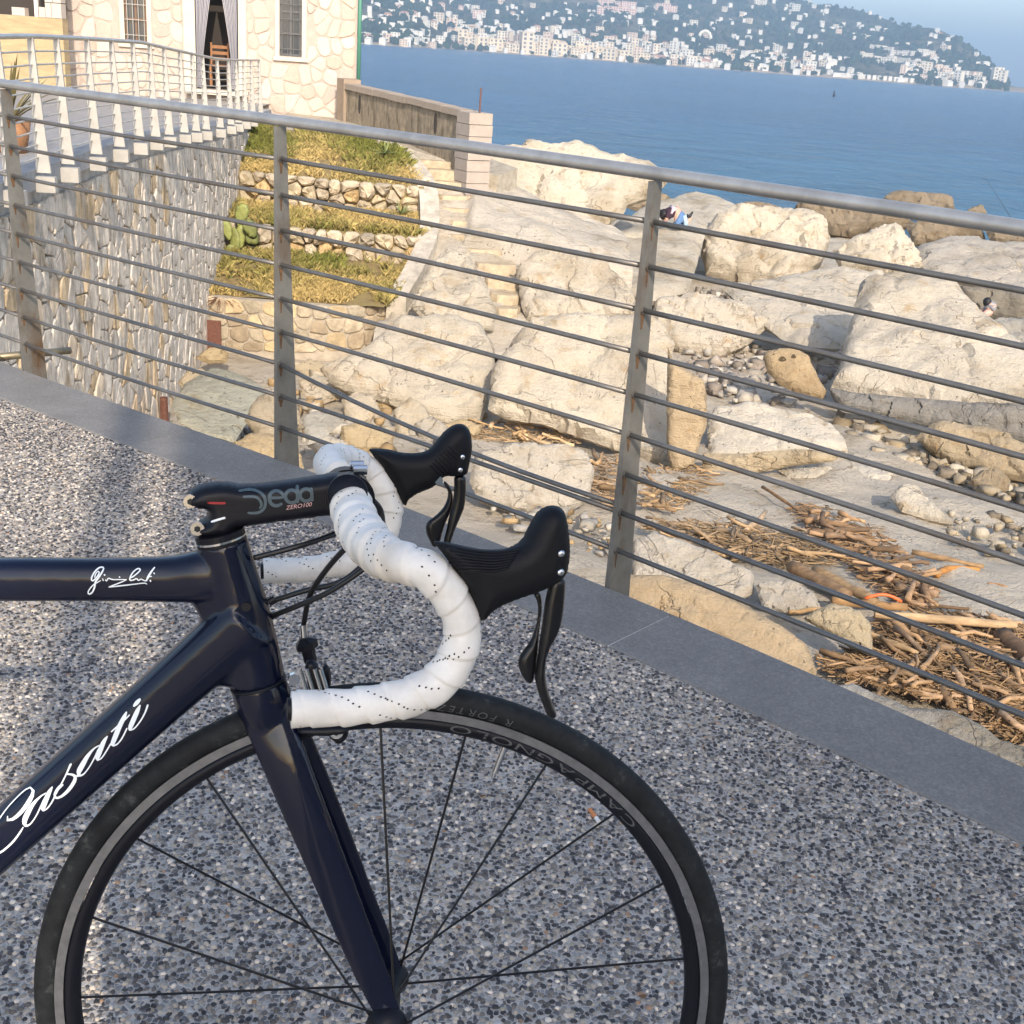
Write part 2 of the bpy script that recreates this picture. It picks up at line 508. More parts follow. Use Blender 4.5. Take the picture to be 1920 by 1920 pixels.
def town():
    wall = plain('house render', (.80, .76, .68), .9, tint=True); roof = plain('clay roof', (.45, .24, .16), .9); dark = plain('house window', (.12, .13, .15), .4)
    kinds = [house_mesh('villa', 7, 6.5, 5.6, 2, False, (wall, roof, dark)), house_mesh('cube_house', 6, 6, 6.2, 2, True, (wall, roof, dark)),
             house_mesh('block', 12, 8, 9, 3, True, (wall, roof, dark)), house_mesh('long_block', 22, 8, 7.5, 2, True, (wall, roof, dark)),
             house_mesh('tower_block', 9, 9, 15, 5, True, (wall, roof, dark)), house_mesh('hall', 16, 10, 4, 1, False, (wall, roof, dark))]
    rs = random.Random(11); spots = []
    def put(x, t, k, s=1.0, tint=None): spots.append((x, t, k, s, tint))
    # rows of buildings along the shore, as the photo groups them
    for x in np.arange(868, 1215, 9.0): put(x+rs.uniform(-3, 3), .012+rs.random()*.03, rs.choice((1, 2, 2, 4, 2)), rs.uniform(.9, 1.25), (1, .88, .70))
    for x in np.arange(880, 1290, 9.0): put(x+rs.uniform(-4, 4), .06+rs.random()*.07, rs.choice((0, 1, 2, 4)), rs.uniform(.7, 1), None)
    for x in np.arange(790, 1290, 12.0): put(x+rs.uniform(-5, 5), .13+rs.random()*.14, rs.choice((0, 0, 1, 2)), rs.uniform(.7, 1), None)
    for x in np.arange(1215, 1330, 10): put(x, .02+rs.random()*.05, rs.choice((1, 2, 5)), .9, None)
    for x in np.arange(1360, 1560, 9.5): put(x+rs.uniform(-4, 4), .03+rs.random()*.16, rs.choice((0, 1, 1)), rs.uniform(.7, .95), None)
    for x in np.arange(1620, 1725, 14): put(x, .34+rs.random()*.03, 3, .62, (1, .96, .88))
    for x in np.arange(1630, 1735, 13): put(x, .47+rs.random()*.02, 3, .55, (.95, .92, .88))
    for x in np.arange(1690, 1850, 7.0): put(x+rs.uniform(-3, 3), .04+rs.random()*.18, rs.choice((0, 1, 2, 4)), rs.uniform(.6, .9), None)
    for x in np.arange(1570, 1720, 10): put(x, .015, rs.choice((5, 1)), .6, (1, .96, .9))
    for x in (1866, 1876): put(x, .2, 4, 1.0, (1, .95, .86))
    for x in np.arange(685, 800, 11): put(x, .05+rs.random()*.02, 3, .5, (.95, .95, .92)); put(x, .12+rs.random()*.03, 3, .5, (.95, .95, .92))
    for x in np.arange(685, 900, 8): put(x+rs.uniform(-4, 4), .2+rs.random()*.35, rs.choice((0, 1, 2)), rs.uniform(.65, 1), rs.choice((None, (1, .78, .72))))
    for x in np.arange(1120, 1190, 14): put(x, .5, 2, .9, (.95, .70, .64)); put(x, .62, 2, .8, (.95, .72, .66))
    for x in np.arange(1225, 1260, 14): put(x, .62, 2, .8, (.95, .72, .66))
    for x in np.arange(860, 900, 12): put(x, .62, 3, .5, (1, .86, .62))
    while len(spots) < 900:
        x = rs.uniform(690, 1850); t = rs.random()**1.5
        if x > 1560 and rs.random() < .35: continue
        put(x, t, rs.choice((0, 0, 1, 1, 1, 2)), rs.uniform(.5, .9), None)
    spots.sort(key=lambda q: q[1])
    pal = [(1, .96, .88), (1, .91, .78), (.98, .86, .72), (1, .98, .94), (.96, .78, .66)]
    rest = MB(); cnt = 0
    order = list(range(len(spots))); rs.shuffle(order)
    big = sorted(order, key=lambda i: -(spots[i][3]*(2 if spots[i][2] in (2, 3, 4) else 1)))[:300]
    big = set(big)
    for i, (x, t, k, s, tint) in enumerate(spots):
        P = hill_pt(x, t); d = col_dir(x); a = math.atan2(d[1], d[0])-math.pi/2 + rs.uniform(-.5, .5)
        if i in big:
            o = bpy.data.objects.new('far_house' if k < 2 else 'far_apartment_block', kinds[k]); COL.objects.link(o)
            o.location = P; o.rotation_euler = (0, 0, a); sc = s*rs.uniform(.9, 1.1); o.scale = (sc, sc, sc)
            o.color = (*(tint or rs.choice(pal)), 1)
            if k < 2: tag(o, 'small pale house among the many on the far hillside', 'house', 'small houses of the far town')
            else: tag(o, 'larger pale building among the many of the far seaside town', 'building', 'larger buildings of the far town')
        else:
            me = kinds[k]; ca, sa = math.cos(a), math.sin(a)
            rest.add([(P[0]+s*(v.co.x*ca-v.co.y*sa), P[1]+s*(v.co.x*sa+v.co.y*ca), P[2]+s*v.co.z) for v in me.vertices], [tuple(p.vertices) for p in me.polygons])
    o = rest.build('far_town_houses', plain('far house render', (.80, .75, .66), .9))
    tag(o, 'smallest pale houses dotted over the far hillside', 'houses', kind='stuff')
    # arched white hall on the slope
    P = hill_pt(1316, .3); d = col_dir(1316); ux = np.array([d[1], -d[0], 0])
    path = [P + ux*7*math.cos(q) + np.array([0, 0, 9*math.sin(q)+1]) for q in np.linspace(0, math.pi, 14)]
    V, F = tube(path, 2.0, 8)
    o = mesh('arched_hall', V, F, wall); o.color = (1, .98, .9, 1)
    tag(o, 'white arched hall standing out on the far slope above the beach', 'building')
town()

# ================================================================= rock shore ground
GY = [3, 8, 11, 15, 22, 30, 38, 44, 50, 60]
GZ = [-2.95, -3.0, -3.25, -3.6, -3.6, -3.55, -3.7, -4.2, -5.1, -6.5]
def gz(X, Y):
    z = np.interp(Y, GY, GZ)
    if X < -2.0: z -= min(.12, .05*(-2-X))
    return z
def ground_hit(x, y, lift=0.0):
    """where the ray through a photo pixel meets the shore ground"""
    r = ray(x, y)
    f = lambda Y: CAMH + r[2]*Y/r[1] - gz(r[0]*Y/r[1], Y) - lift
    Y = 3.0
    while Y < 62 and f(Y) > 0: Y += .5
    lo, hi = Y-.5, Y
    for _ in range(14):
        m = (lo+hi)/2
        if f(m) > 0: lo = m
        else: hi = m
    return CAM + r*hi/r[1]
def ground():
    xs = np.arange(-9, 32, .22); ys = np.r_[np.arange(2.0, 24, .16), np.arange(24, 62, .45)]
    V = []
    for y in ys:
        for x in xs:
            n = fbm((x*.55, y*.55, 0), 4)*.14 + abs(fbm((x*2.2, y*2.2, 5), 3))*.08 + (.05*max(0, noise.noise(Vector((x*.9, y*.9, 8)))) if y < 24 else 0)
            z = gz(x, y) + n - .05
            V.append((x, y, z))
    k = len(xs)
    F = [(i*k+j, i*k+j+1, (i+1)*k+j+1, (i+1)*k+j) for i in range(len(ys)-1) for j in range(k-1)]
    o = mesh('shore_ground', V, F, M['lime'], smooth=True); o.color = (1.03, 1.0, .95, 1); tag(o, kind='structure')
ground()
# ================================================================= promenade deck we stand on
EDGE = np.array([(-3.48, 5.45), (-2.87, 4.98), (-1.9, 4.24), (-1.28, 3.80), (-.73, 3.42), (-.23, 3.04), (.24, 2.66), (.7, 2.26), (1.0, 1.98), (1.9, 1.12), (3.2, -.15), (5.0, -2.0)])
EDGE_S = spline(EDGE, 160)
def edge_pt(s):
    d = np.r_[0, np.cumsum(np.linalg.norm(np.diff(EDGE_S, axis=0), axis=1))]
    return np.array([np.interp(s, d, EDGE_S[:, 0]), np.interp(s, d, EDGE_S[:, 1])])
EDGE_L = float(np.linalg.norm(np.diff(EDGE_S, axis=0), axis=1).sum())
def edge_s_of_x(X):
    d = np.r_[0, np.cumsum(np.linalg.norm(np.diff(EDGE_S, axis=0), axis=1))]
    return float(np.interp(X, EDGE_S[:, 0], d))
def edge_dir(s):
    return norm(edge_pt(s+.02)-edge_pt(s-.02))
def edge_nrm(s):
    t = edge_dir(s); return np.array([-t[1], t[0]])        # towards the sea
STRIP = .235
# far promenade: railing feet measured fin by fin
FIN_Y = np.array([5.45, 6.3, 7.2, 8.1, 9.05, 9.95, 10.75, 11.85, 12.9, 13.95, 14.9, 15.8, 16.9, 17.85, 18.75, 20.1, 21.25, 22.1, 23.0, 23.95, 25.0])
def wallx(Y): return .0016*Y*Y - .1618*Y - 2.648
def topz(Y): return np.interp(Y, [5, 10, 12, 14.5, 16, 18, 20, 22, 25, 30], [1.0, 1.02, 1.0, .96, .89, .80, .71, .665, .62, .60])
def floorz(Y): return topz(Y) - 1.0
def deck():
    # mortar sheet under the pebbles
    m, nt, b = newmat('exposed pebble concrete')
    v = wpos(nt)
    vo = tex(nt, 'voronoi', 118, v, feature='F1'); 
    c = ramp(nt, vo.outputs['Color'], [(.0, (.07, .07, .075)), (.35, (.17, .165, .165)), (.62, (.34, .325, .30)), (.85, (.52, .48, .43)), (1, (.65, .61, .55))])
    ed = tex(nt, 'voronoi', 118, v, feature='DISTANCE_TO_EDGE')
    f = ramp(nt, ed.outputs['Distance'], [(.03, (1, 1, 1)), (.12, (0, 0, 0))])
    c = mixc(nt, f, c, (.52, .455, .385))
    n = tex(nt, 'noise', 2.5, v, Detail=5); c = mixc(nt, 1.0, c, ramp(nt, n.outputs[0], [(.3, (.8, .8, .82)), (.7, (1.1, 1.08, 1.05))]), 'MULTIPLY')
    nt.links.new(c, b.inputs['Base Color']); b.inputs['Roughness'].default_value = .75
    bump(nt, b, ed.outputs['Distance'], .8, .006)
    inner = [edge_pt(s) - edge_nrm(s)*STRIP for s in np.linspace(0, EDGE_L, 60)]
    V = [(p[0], p[1], 0) for p in inner] + [(5.5, -9, 0), (-16, -9, 0), (-16, 5.45, 0), (-4.5, 5.45, 0)]
    n_ = len(V)
    o = mesh('deck', V + [(x, y, -.35) for x, y, z in V], [tuple(range(n_))] , m)
    # make sure it faces up
    if o.data.polygons[0].normal.z < 0: o.data.flip_normals()
    tag(o, kind='structure')
    # far promenade ribbon
    V = []; ys = np.linspace(5.45, 31, 60)
    for y in ys:
        y = float(y); V += [(wallx(y)-.30, y, floorz(y)), (wallx(y)-9, y, floorz(y))]
    F = [(2*i, 2*i+2, 2*i+3, 2*i+1) for i in range(len(ys)-1)]
    o = mesh('promenade', V, F, plain('pale worn paving', (.30, .28, .26), .85, nscale=9, nvar=.25, bstr=.3, bdist=.01))
    if o.data.polygons[0].normal.z < 0: o.data.flip_normals()
    tag(o, kind='structure')
    # slab body below the edge
    mc = plain('cast concrete', (.33, .31, .28), .9, nscale=6, nvar=.2, bstr=.3, bdist=.01)
    V = []; F = []
    ss = np.linspace(0, EDGE_L, 60)
    for s in ss:
        p = edge_pt(s) - edge_nrm(s)*.02; V += [(p[0], p[1], -.045), (p[0], p[1], -3.4)]
    F = [(2*i, 2*i+1, 2*i+3, 2*i+2) for i in range(len(ss)-1)]
    o = mesh('deck_edge_wall', V, F, mc); tag(o, kind='structure')
    # dark stone kerb slabs along the edge
    k = tag(empty('stone_kerb', (0, 3, 0)), kind='structure')
    ms = newmat('dark basalt slab'); m2, nt, b = ms
    v = wpos(nt); n1 = tex(nt, 'noise', 5, v, Detail=8, Roughness=.65); n2 = tex(nt, 'noise', 160, v, Detail=4, Roughness=.7)
    c = ramp(nt, n1.outputs[0], [(.3, (.18, .168, .152)), (.7, (.245, .228, .205))])
    c = mixc(nt, 1.0, c, ramp(nt, n2.outputs[0], [(.3, (.72, .72, .72)), (.55, (1, 1, 1)), (.75, (1.4, 1.4, 1.4))]), 'MULTIPLY')
    n5 = tex(nt, 'noise', 26, wpos(nt, (.25, 1.3, 1)), Detail=8, Roughness=.75); c = mixc(nt, math_(nt, 'MULTIPLY', ramp(nt, n5.outputs[0], [(.60, (0, 0, 0)), (.70, (1, 1, 1))]), .35), c, (.36, .34, .31))
    nt.links.new(c, b.inputs['Base Color']); b.inputs['Roughness'].default_value = .7; bump(nt, b, n2.outputs[0], .35, .0015)
    joints = [edge_s_of_x(-1.04)+1.80*i for i in range(-2, 6)]
    joints = [0] + [j for j in joints if .1 < j < EDGE_L-.1] + [EDGE_L]
    for a, c_ in zip(joints[:-1], joints[1:]):
        ss = np.linspace(a+.002, c_-.002, 10); V = []
        for s in ss:
            p = edge_pt(s); nn = edge_nrm(s)
            for off, z in ((.012, -.045), (.012, -.002), (.008, .003), (-STRIP+.004, .003), (-STRIP+.001, 0.0005), (-STRIP+.001, -.045)):
                V.append((p[0]+nn[0]*off, p[1]+nn[1]*off, z))
        q = 6; F = [(i*q+j, (i+1)*q+j, (i+1)*q+(j+1) % q, i*q+(j+1) % q) for i in range(len(ss)-1) for j in range(q)]
        F += [tuple(range(q)), tuple(range((len(ss)-1)*q+q-1, (len(ss)-1)*q-1, -1))]
        o = mesh('kerb_slab', V, F, m2, k)
    # mortar joints: pale lines between slabs
    mj = plain('pale joint mortar', (.50, .48, .45), .9, nscale=60, nvar=.2)
    for j in joints[1:-1]:
        p = edge_pt(j); nn = edge_nrm(j); t = edge_dir(j)
        c3 = np.array([*(p-nn*STRIP/2), -.0195])
        V, F = box(c3, [*t, 0], [*nn, 0], Z_, .0021, STRIP/2-.002, .0212)
        mesh('joint', V, F, mj, k)
deck()
def pebbles():
    """every pebble that shows in front of the camera, half sunk in the mortar"""
    h = .0094
    gx = np.arange(-1.9, 1.25, h); gy = np.arange(1.08, 4.15, h*.9)
    P = np.array([(x + (h/2 if k % 2 else 0), y) for k, y in enumerate(gy) for x in gx])
    P += RNG.uniform(-.42, .42, P.shape)*h
    es = EDGE_S
    d = np.min(np.linalg.norm(P[:, None, :]-es[None, 20:110:2, :], axis=2), axis=1) if len(P) < 20000 else None
    if d is None:
        d = np.concatenate([np.min(np.linalg.norm(c[:, None, :]-es[None, 10:120, :], axis=2), axis=1) for c in np.array_split(P, 60)])
    yl = np.interp(P[:, 0], EDGE_S[:, 0], EDGE_S[:, 1])
    keep = (P[:, 1] < yl) & (d > STRIP+.004)
    q = np.c_[P, np.zeros(len(P))]-CAM; dep = q@_F; u = 960+FPX*(q@CR)/dep; v = 960-FPX*(q@CU)/dep
    keep &= (u > -90) & (u < 2010) & (v < 2010)
    # two hairline day joints in the concrete
    for A, B in (((.41, 2.09), (-.18, 1.70)), ((-.18, 1.70), (-.70, 1.31)), ):
        A = np.array(A); B = np.array(B); ab = B-A; t = np.clip(((P-A)@ab)/(ab@ab), 0, 1)
        dj = np.linalg.norm(P-A-t[:, None]*ab, axis=1); keep &= ~((dj < .0035) & (RNG.random(len(P)) < .9))
    keep &= RNG.random(len(P)) < .90
    P = P[keep]; n = len(P)
    far = np.clip((P[:, 1]-1.2)/3, 0, 1)
    a = RNG.uniform(.0034, .0062, n); b = a*RNG.uniform(.55, .95, n); hgt = RNG.uniform(.0012, .0034, n); rot = RNG.uniform(0, np.pi, n)
    k = 6; th = np.arange(k)*2*np.pi/k
    V = np.zeros((n, 1+2*k, 3), np.float32)
    jit = RNG.uniform(.82, 1.15, (n, k))
    for ring, (rr, zz) in enumerate(((.68, .78), (1.0, -.25))):
        ex = np.cos(th)[None]*a[:, None]*rr*jit; ey = np.sin(th)[None]*b[:, None]*rr*jit
        V[:, 1+ring*k:1+(ring+1)*k, 0] = P[:, :1] + ex*np.cos(rot)[:, None]-ey*np.sin(rot)[:, None]
        V[:, 1+ring*k:1+(ring+1)*k, 1] = P[:, 1:] + ex*np.sin(rot)[:, None]+ey*np.cos(rot)[:, None]
        V[:, 1+ring*k:1+(ring+1)*k, 2] = (hgt*zz)[:, None]
    V[:, 0, 0] = P[:, 0]; V[:, 0, 1] = P[:, 1]; V[:, 0, 2] = hgt
    T = []
    for j in range(k):
        j2 = (j+1) % k
        T += [(0, 1+j, 1+j2), (1+j, 1+k+j, 1+k+j2), (1+j, 1+k+j2, 1+j2)]
    T = np.array(T)
    TT = (T[None]+(np.arange(n)*(1+2*k))[:, None, None]).reshape(-1, 3)
    pal = np.array([(.035, .036, .042), (.06, .06, .066), (.11, .108, .11), (.18, .175, .17), (.27, .26, .245), (.38, .36, .33), (.50, .465, .42), (.66, .62, .57), (.32, .22, .15), (.30, .29, .25)])
    idx = RNG.choice(len(pal), n, p=[.15, .15, .13, .12, .12, .12, .10, .07, .01, .03])
    C = pal[idx]*RNG.uniform(.8, 1.2, (n, 1))*np.array([1.12, 1.0, .86])*np.repeat(np.array([.92+.30*noise.noise(Vector((p[0]*2.3, p[1]*2.3, 0)))+.12*noise.noise(Vector((p[0]*9, p[1]*9, 4))) for p in P])[:, None], 1, 1)
    C = np.repeat(C, 1+2*k, 0)
    m = vcol('river pebbles', .55, .4)
    o = fastmesh('deck_pebbles', V.reshape(-1, 3), TT, m, smooth=True, colors=C)
    tag(o, 'small dark and pale pebbles set in the deck concrete', 'pebbles', kind='stuff')
    print('pebbles', n)
pebbles()

# ================================================================= near railing
def steel(name, col, rough, rust):
    m, nt, b = newmat(name)
    v = wpos(nt); n = tex(nt, 'noise', 14, v, Detail=7, Roughness=.65)
    c = ramp(nt, n.outputs[0], [(.3, tuple(x*.8 for x in col)), (.7, tuple(x*1.2 for x in col))])
    n2 = tex(nt, 'noise', 5, wpos(nt, (1, 1, .35)), Detail=8, Roughness=.7)
    f = ramp(nt, n2.outputs[0], [(.52, (0, 0, 0)), (.68, (1, 1, 1))])
    c = mixc(nt, math_(nt, 'MULTIPLY', f, rust), c, (.16, .085, .035))
    nt.links.new(c, b.inputs['Base Color']); b.inputs['Metallic'].default_value = .65
    b.inputs['Roughness'].default_value = rough; bump(nt, b, n.outputs[0], .15, .001)
    return m
M['plate'] = steel('weathered steel plate', (.25, .235, .205), .55, .9)
M['rod'] = steel('dull steel rod', (.20, .185, .165), .45, .35)
M['rail'] = steel('brushed steel handrail', (.44, .42, .39), .34, .08)
M['rust'] = plain('rust streak', (.12, .065, .03), .9, nscale=90, nvar=.5)
RH = .975
def plate(base, tdir, ndir, h, wt, wb, zb, th, curve=.0):
    """tapered post plate: deck-side edge upright, sea-side edge leaning out"""
    t = np.array([*tdir, 0]); n = np.array([*ndir, 0]); V = []
    zs = np.linspace(zb, h, 8)
    for z in zs:
        k = (z-zb)/(h-zb); wd = wb+(wt-wb)*k**.85
        for a, s in ((0, -1), (wd, -1), (wd, 1), (0, 1)):
            V.append(np.array([base[0], base[1], z]) + n*(a+.002) + t*s*th/2)
    F = [(4*i+j, 4*i+(j+1) % 4, 4*i+4+(j+1) % 4, 4*i+4+j) for i in range(7) for j in range(4)] + [(3, 2, 1, 0), (28, 29, 30, 31)]
    return V, F
def near_railing():
    r = empty('railing', (-.73, 3.42, 0), 'grey steel deck railing with tapered plate posts in front of the bicycle', 'railing')
    posts = [-2.85, -1.81, -.735, .236, 1.17, 2.1, 3.0]
    S_ = [edge_s_of_x(x) for x in posts]
    off = .016
    for s in S_:
        p = edge_pt(s); t = edge_dir(s); n = edge_nrm(s)
        V, F = plate(p+n*.012, t, n, RH-.012, .033, .110, -.30, .014)
        po = mesh('post', V, F, M['plate'], r)
        for k in range(1, 10):                       # drip of rust under each rod hole
            z = RH*(1-k/10); c = np.array([*(p+n*(.012+.016)), z-.018]) + np.array([*(-t if False else t), 0])*.0078
            w2 = random.uniform(.004, .009); l2 = random.uniform(.012, .035)
            nn = np.array([*n, 0])
            V = [c-nn*w2+Z_*l2*.6, c+nn*w2+Z_*l2*.6, c+nn*w2*.4-Z_*l2, c-nn*w2*.4-Z_*l2]
            mesh('rust_streak', V, [(0, 1, 2, 3)], M['rust'], po)
            V, F = disc_solid(np.array([*(p+n*(.012+off)), z])+np.array([*t, 0])*.0072, [*t, 0], .0095, .004, 12)
            mesh('collar', V, F, M['rod'], po)
    for i in range(len(S_)-1):
        for k in range(1, 10):
            z = RH*(1-k/10); z2 = z; sag = .004*random.random()
            if i == 2 and k == 7: z2 = RH*(1-8/10)+.018; sag = .03       # bent rod hanging down on the next one
            P = []
            for q in np.linspace(0, 1, 9):
                s = S_[i]+(S_[i+1]-S_[i])*q; p = edge_pt(s)+edge_nrm(s)*(.012+off); P.append((p[0], p[1], z+(z2-z)*q-sag*4*q*(1-q)))
            V, F = tube(P, .0062, 10)
            o = mesh('rod', V, F, M['rod'], r, smooth=True)
            if i == 2 and k == 7: o['label'] = 'bent rod sagging onto the rod below it'
    ss = np.linspace(S_[0]-.3, S_[-1]+.2, 70)
    P = [(*(edge_pt(s)+edge_nrm(s)*.029), RH+.004) for s in ss]
    V, F = tube(P, .0148, 20); mesh('handrail', V, F, M['rail'], r, smooth=True)
    # short tube fixed on the wall beyond the left post
    A = onY(-30, 672, 5.0); B = onY(131, 657, 5.3)
    V, F = tube([A, (A+B)/2, B], .017, 12)
    o = mesh('wall_pipe', V, F, plain('dull brass tube', (.30, .24, .15), .45, metal=.7, nscale=20, nvar=.3), smooth=True); tag(o, 'short level steel pipe with brass sheen behind the leftmost railing post', 'pipe')
near_railing()
# ================================================================= stones from Voronoi cells
def clip(poly, p, n):
    out = []; m = len(poly)
    for i in range(m):
        a = poly[i]; b = poly[(i+1) % m]; da = (a-p)@n; db = (b-p)@n
        if da <= 0: out.append(a)
        if da*db < 0: out.append(a+(b-a)*(da/(da-db)))
    return out
def cells(region, seeds, aniso=(1, 1)):
    """Voronoi cells of the seeds inside the convex polygon region, in 2D"""
    A = np.array(aniso, float); Sd = np.asarray(seeds, float)*A; R = [np.array(q, float)*A for q in region]
    res = []
    for i, s in enumerate(Sd):
        d = np.linalg.norm(Sd-s, axis=1); o = np.argsort(d)[1:22]; poly = list(R)
        for j in o:
            n = Sd[j]-s; poly = clip(poly, (s+Sd[j])/2, n)
            if len(poly) < 3: break
        res.append([q/A for q in poly] if len(poly) >= 3 else None)
    return res
def shrink(poly, g):
    c = np.mean(poly, 0); out = []
    for q in poly:
        v = q-c; L = np.linalg.norm(v)+1e-9; out.append(c+v*max(.2, 1-g/L))
    return out
def area(poly):
    P = np.array(poly); return .5*abs(np.sum(P[:, 0]*np.roll(P[:, 1], -1)-np.roll(P[:, 0], -1)*P[:, 1]))
def stone(poly, gap, depth, to3, rnd=.25, rough=.15):
    """one stone: side skirt, shoulder ring, slightly domed face; to3(u, v, out)"""
    P = shrink(poly, gap)
    Q = []                                   # round the corners
    m = len(P)
    for i in range(m):
        a, b, c = P[i-1], P[i], P[(i+1) % m]; Q += [b+(a-b)*.22, b+(c-b)*.22]
    n = len(Q); size = math.sqrt(area(poly)+1e-9); V = []
    for ring, (sh, o) in enumerate(((0, -.02), (0, depth*.55), (size*rnd*.35, depth))):
        R = shrink(Q, sh) if sh else Q
        for q in R: V.append(to3(q[0], q[1], o + (depth*rough*random.uniform(-1, 1) if ring == 2 else 0)))
    c = np.mean(Q, 0); V.append(to3(c[0], c[1], depth*(1+rough*random.uniform(-.3, 1))))
    F = []
    for r_ in range(2):
        for i in range(n):
            a = r_*n+i; b = r_*n+(i+1) % n; F.append((a, b, b+n, a+n))
    F += [(2*n+i, 2*n+(i+1) % n, 3*n) for i in range(n)]
    return V, F
def stonework(parent, name, region, nu, nv, gap, depth, to3, m, tints, aniso=(1, 1), jit=.42, limit=300, rnd=.25, skip=None, rough=.15, sizekey=None, brick=False, holes=()):
    R = np.array(region); lo, hi = R.min(0), R.max(0); seeds = []
    for j in range(nv):
        for i in range(nu):
            u = (i+.5+(.5 if (brick and j % 2) else 0)+random.uniform(-jit, jit))/nu; v = (j+.5+random.uniform(-jit, jit))/nv
            seeds.append(lo+(hi-lo)*np.array((u, v)))
    seeds = [s for s in seeds if inpoly(np.array([s]), R)[0] and not (skip and skip(*s))]
    cs = cells(region, seeds, aniso); L = []
    for s, c in zip(seeds, cs):
        if c is None or area(c) < 1e-5: continue
        for (h0, h1, k0, k1) in holes:
            P = np.array(c)
            if P[:, 0].max() < h0 or P[:, 0].min() > h1 or P[:, 1].max() < k0 or P[:, 1].min() > k1: continue
            o = [(h0-s[0], (h0, 0), (1, 0)), (s[0]-h1, (h1, 0), (-1, 0)), (k0-s[1], (0, k0), (0, 1)), (s[1]-k1, (0, k1), (0, -1))]
            o.sort(key=lambda q: -q[0])
            if o[0][0] < 0: c = []; break
            c = clip(c, np.array(o[0][1], float), np.array(o[0][2], float))
            if len(c) < 3: break
        if len(c) < 3 or area(c) < 1e-3: continue
        L.append((sizekey(s) if sizekey else area(c), c))
    L.sort(key=lambda q: -q[0]); rest = MB(); cc = []
    for i, (_, c) in enumerate(L):
        V, F = stone(c, gap, depth*random.uniform(.6, 1.35), to3, rnd, rough)
        if i < limit:
            o = mesh(name, V, F, m, parent, smooth=False)
            t = random.choice(tints); k = random.uniform(.86, 1.12); o.color = (t[0]*k, t[1]*k, t[2]*k, 1)
        else: rest.add(V, F)
    if rest.V:
        o = rest.build(name+'_rest', m, parent); o.color = (.95, .93, .9, 1); o['kind'] = 'stuff'
def stonemat(name, col, bs=.5, streak=False, nvar=.35):
    m, nt, b = newmat(name)
    v = wpos(nt); n = tex(nt, 'noise', 6, v, Detail=7, Roughness=.65)
    c = ramp(nt, n.outputs[0], [(.28, tuple(x*(1-nvar) for x in col)), (.72, tuple(min(1, x*(1+nvar*.7)) for x in col))])
    h = n.outputs[0]
    if streak:
        n2 = tex(nt, 'noise', 5, wpos(nt, (1.5, 1.5, .35)), Detail=8, Roughness=.72)
        c = mixc(nt, 1.0, c, ramp(nt, n2.outputs[0], [(.36, (.55, .52, .48)), (.5, (1, 1, 1)), (.66, (1.25, 1.22, 1.18))]), 'MULTIPLY')
        h = math_(nt, 'ADD', h, n2.outputs[0])
    n3 = tex(nt, 'noise', 30, v, Detail=5, Roughness=.7)
    h = math_(nt, 'ADD', h, math_(nt, 'MULTIPLY', n3.outputs[0], .5))
    nt.links.new(objcolor(nt, c), b.inputs['Base Color']); b.inputs['Roughness'].default_value = .9; b.inputs['Specular IOR Level'].default_value = .2
    bump(nt, b, h, bs, .035)
    return m
M['wallstone'] = stonemat('retaining wall stone', (.66, .61, .54), .8, True)
M['mortar'] = stonemat('dark wall mortar', (.50, .45, .385), .6)
M['facestone'] = stonemat('cream facing stone', (.55, .475, .41), .35, nvar=.10)
M['pinkmortar'] = stonemat('pinkish pointing', (.475, .385, .325), .3, nvar=.15)
M['plaster'] = plain('cream plaster', (.58, .525, .42), .9, nscale=3, nvar=.08, bstr=.15, bdist=.01)
M['ochre'] = plain('ochre sandstone render', (.42, .32, .18), .9, nscale=4, nvar=.2, bstr=.3, bdist=.02, aniso=(.6, .6, 3))
M['paint'] = plain('sunlit pale steel', (.43, .405, .36), .5, nscale=8, nvar=.12)  # paled to put the sunlit look of the far fins into the colour
M['white'] = plain('white paint', (.78, .76, .72), .6)
M['dark'] = plain('dark interior', (.05, .04, .033), .9)
M['glass'] = plain('dark window pane', (.05, .06, .075), .12)

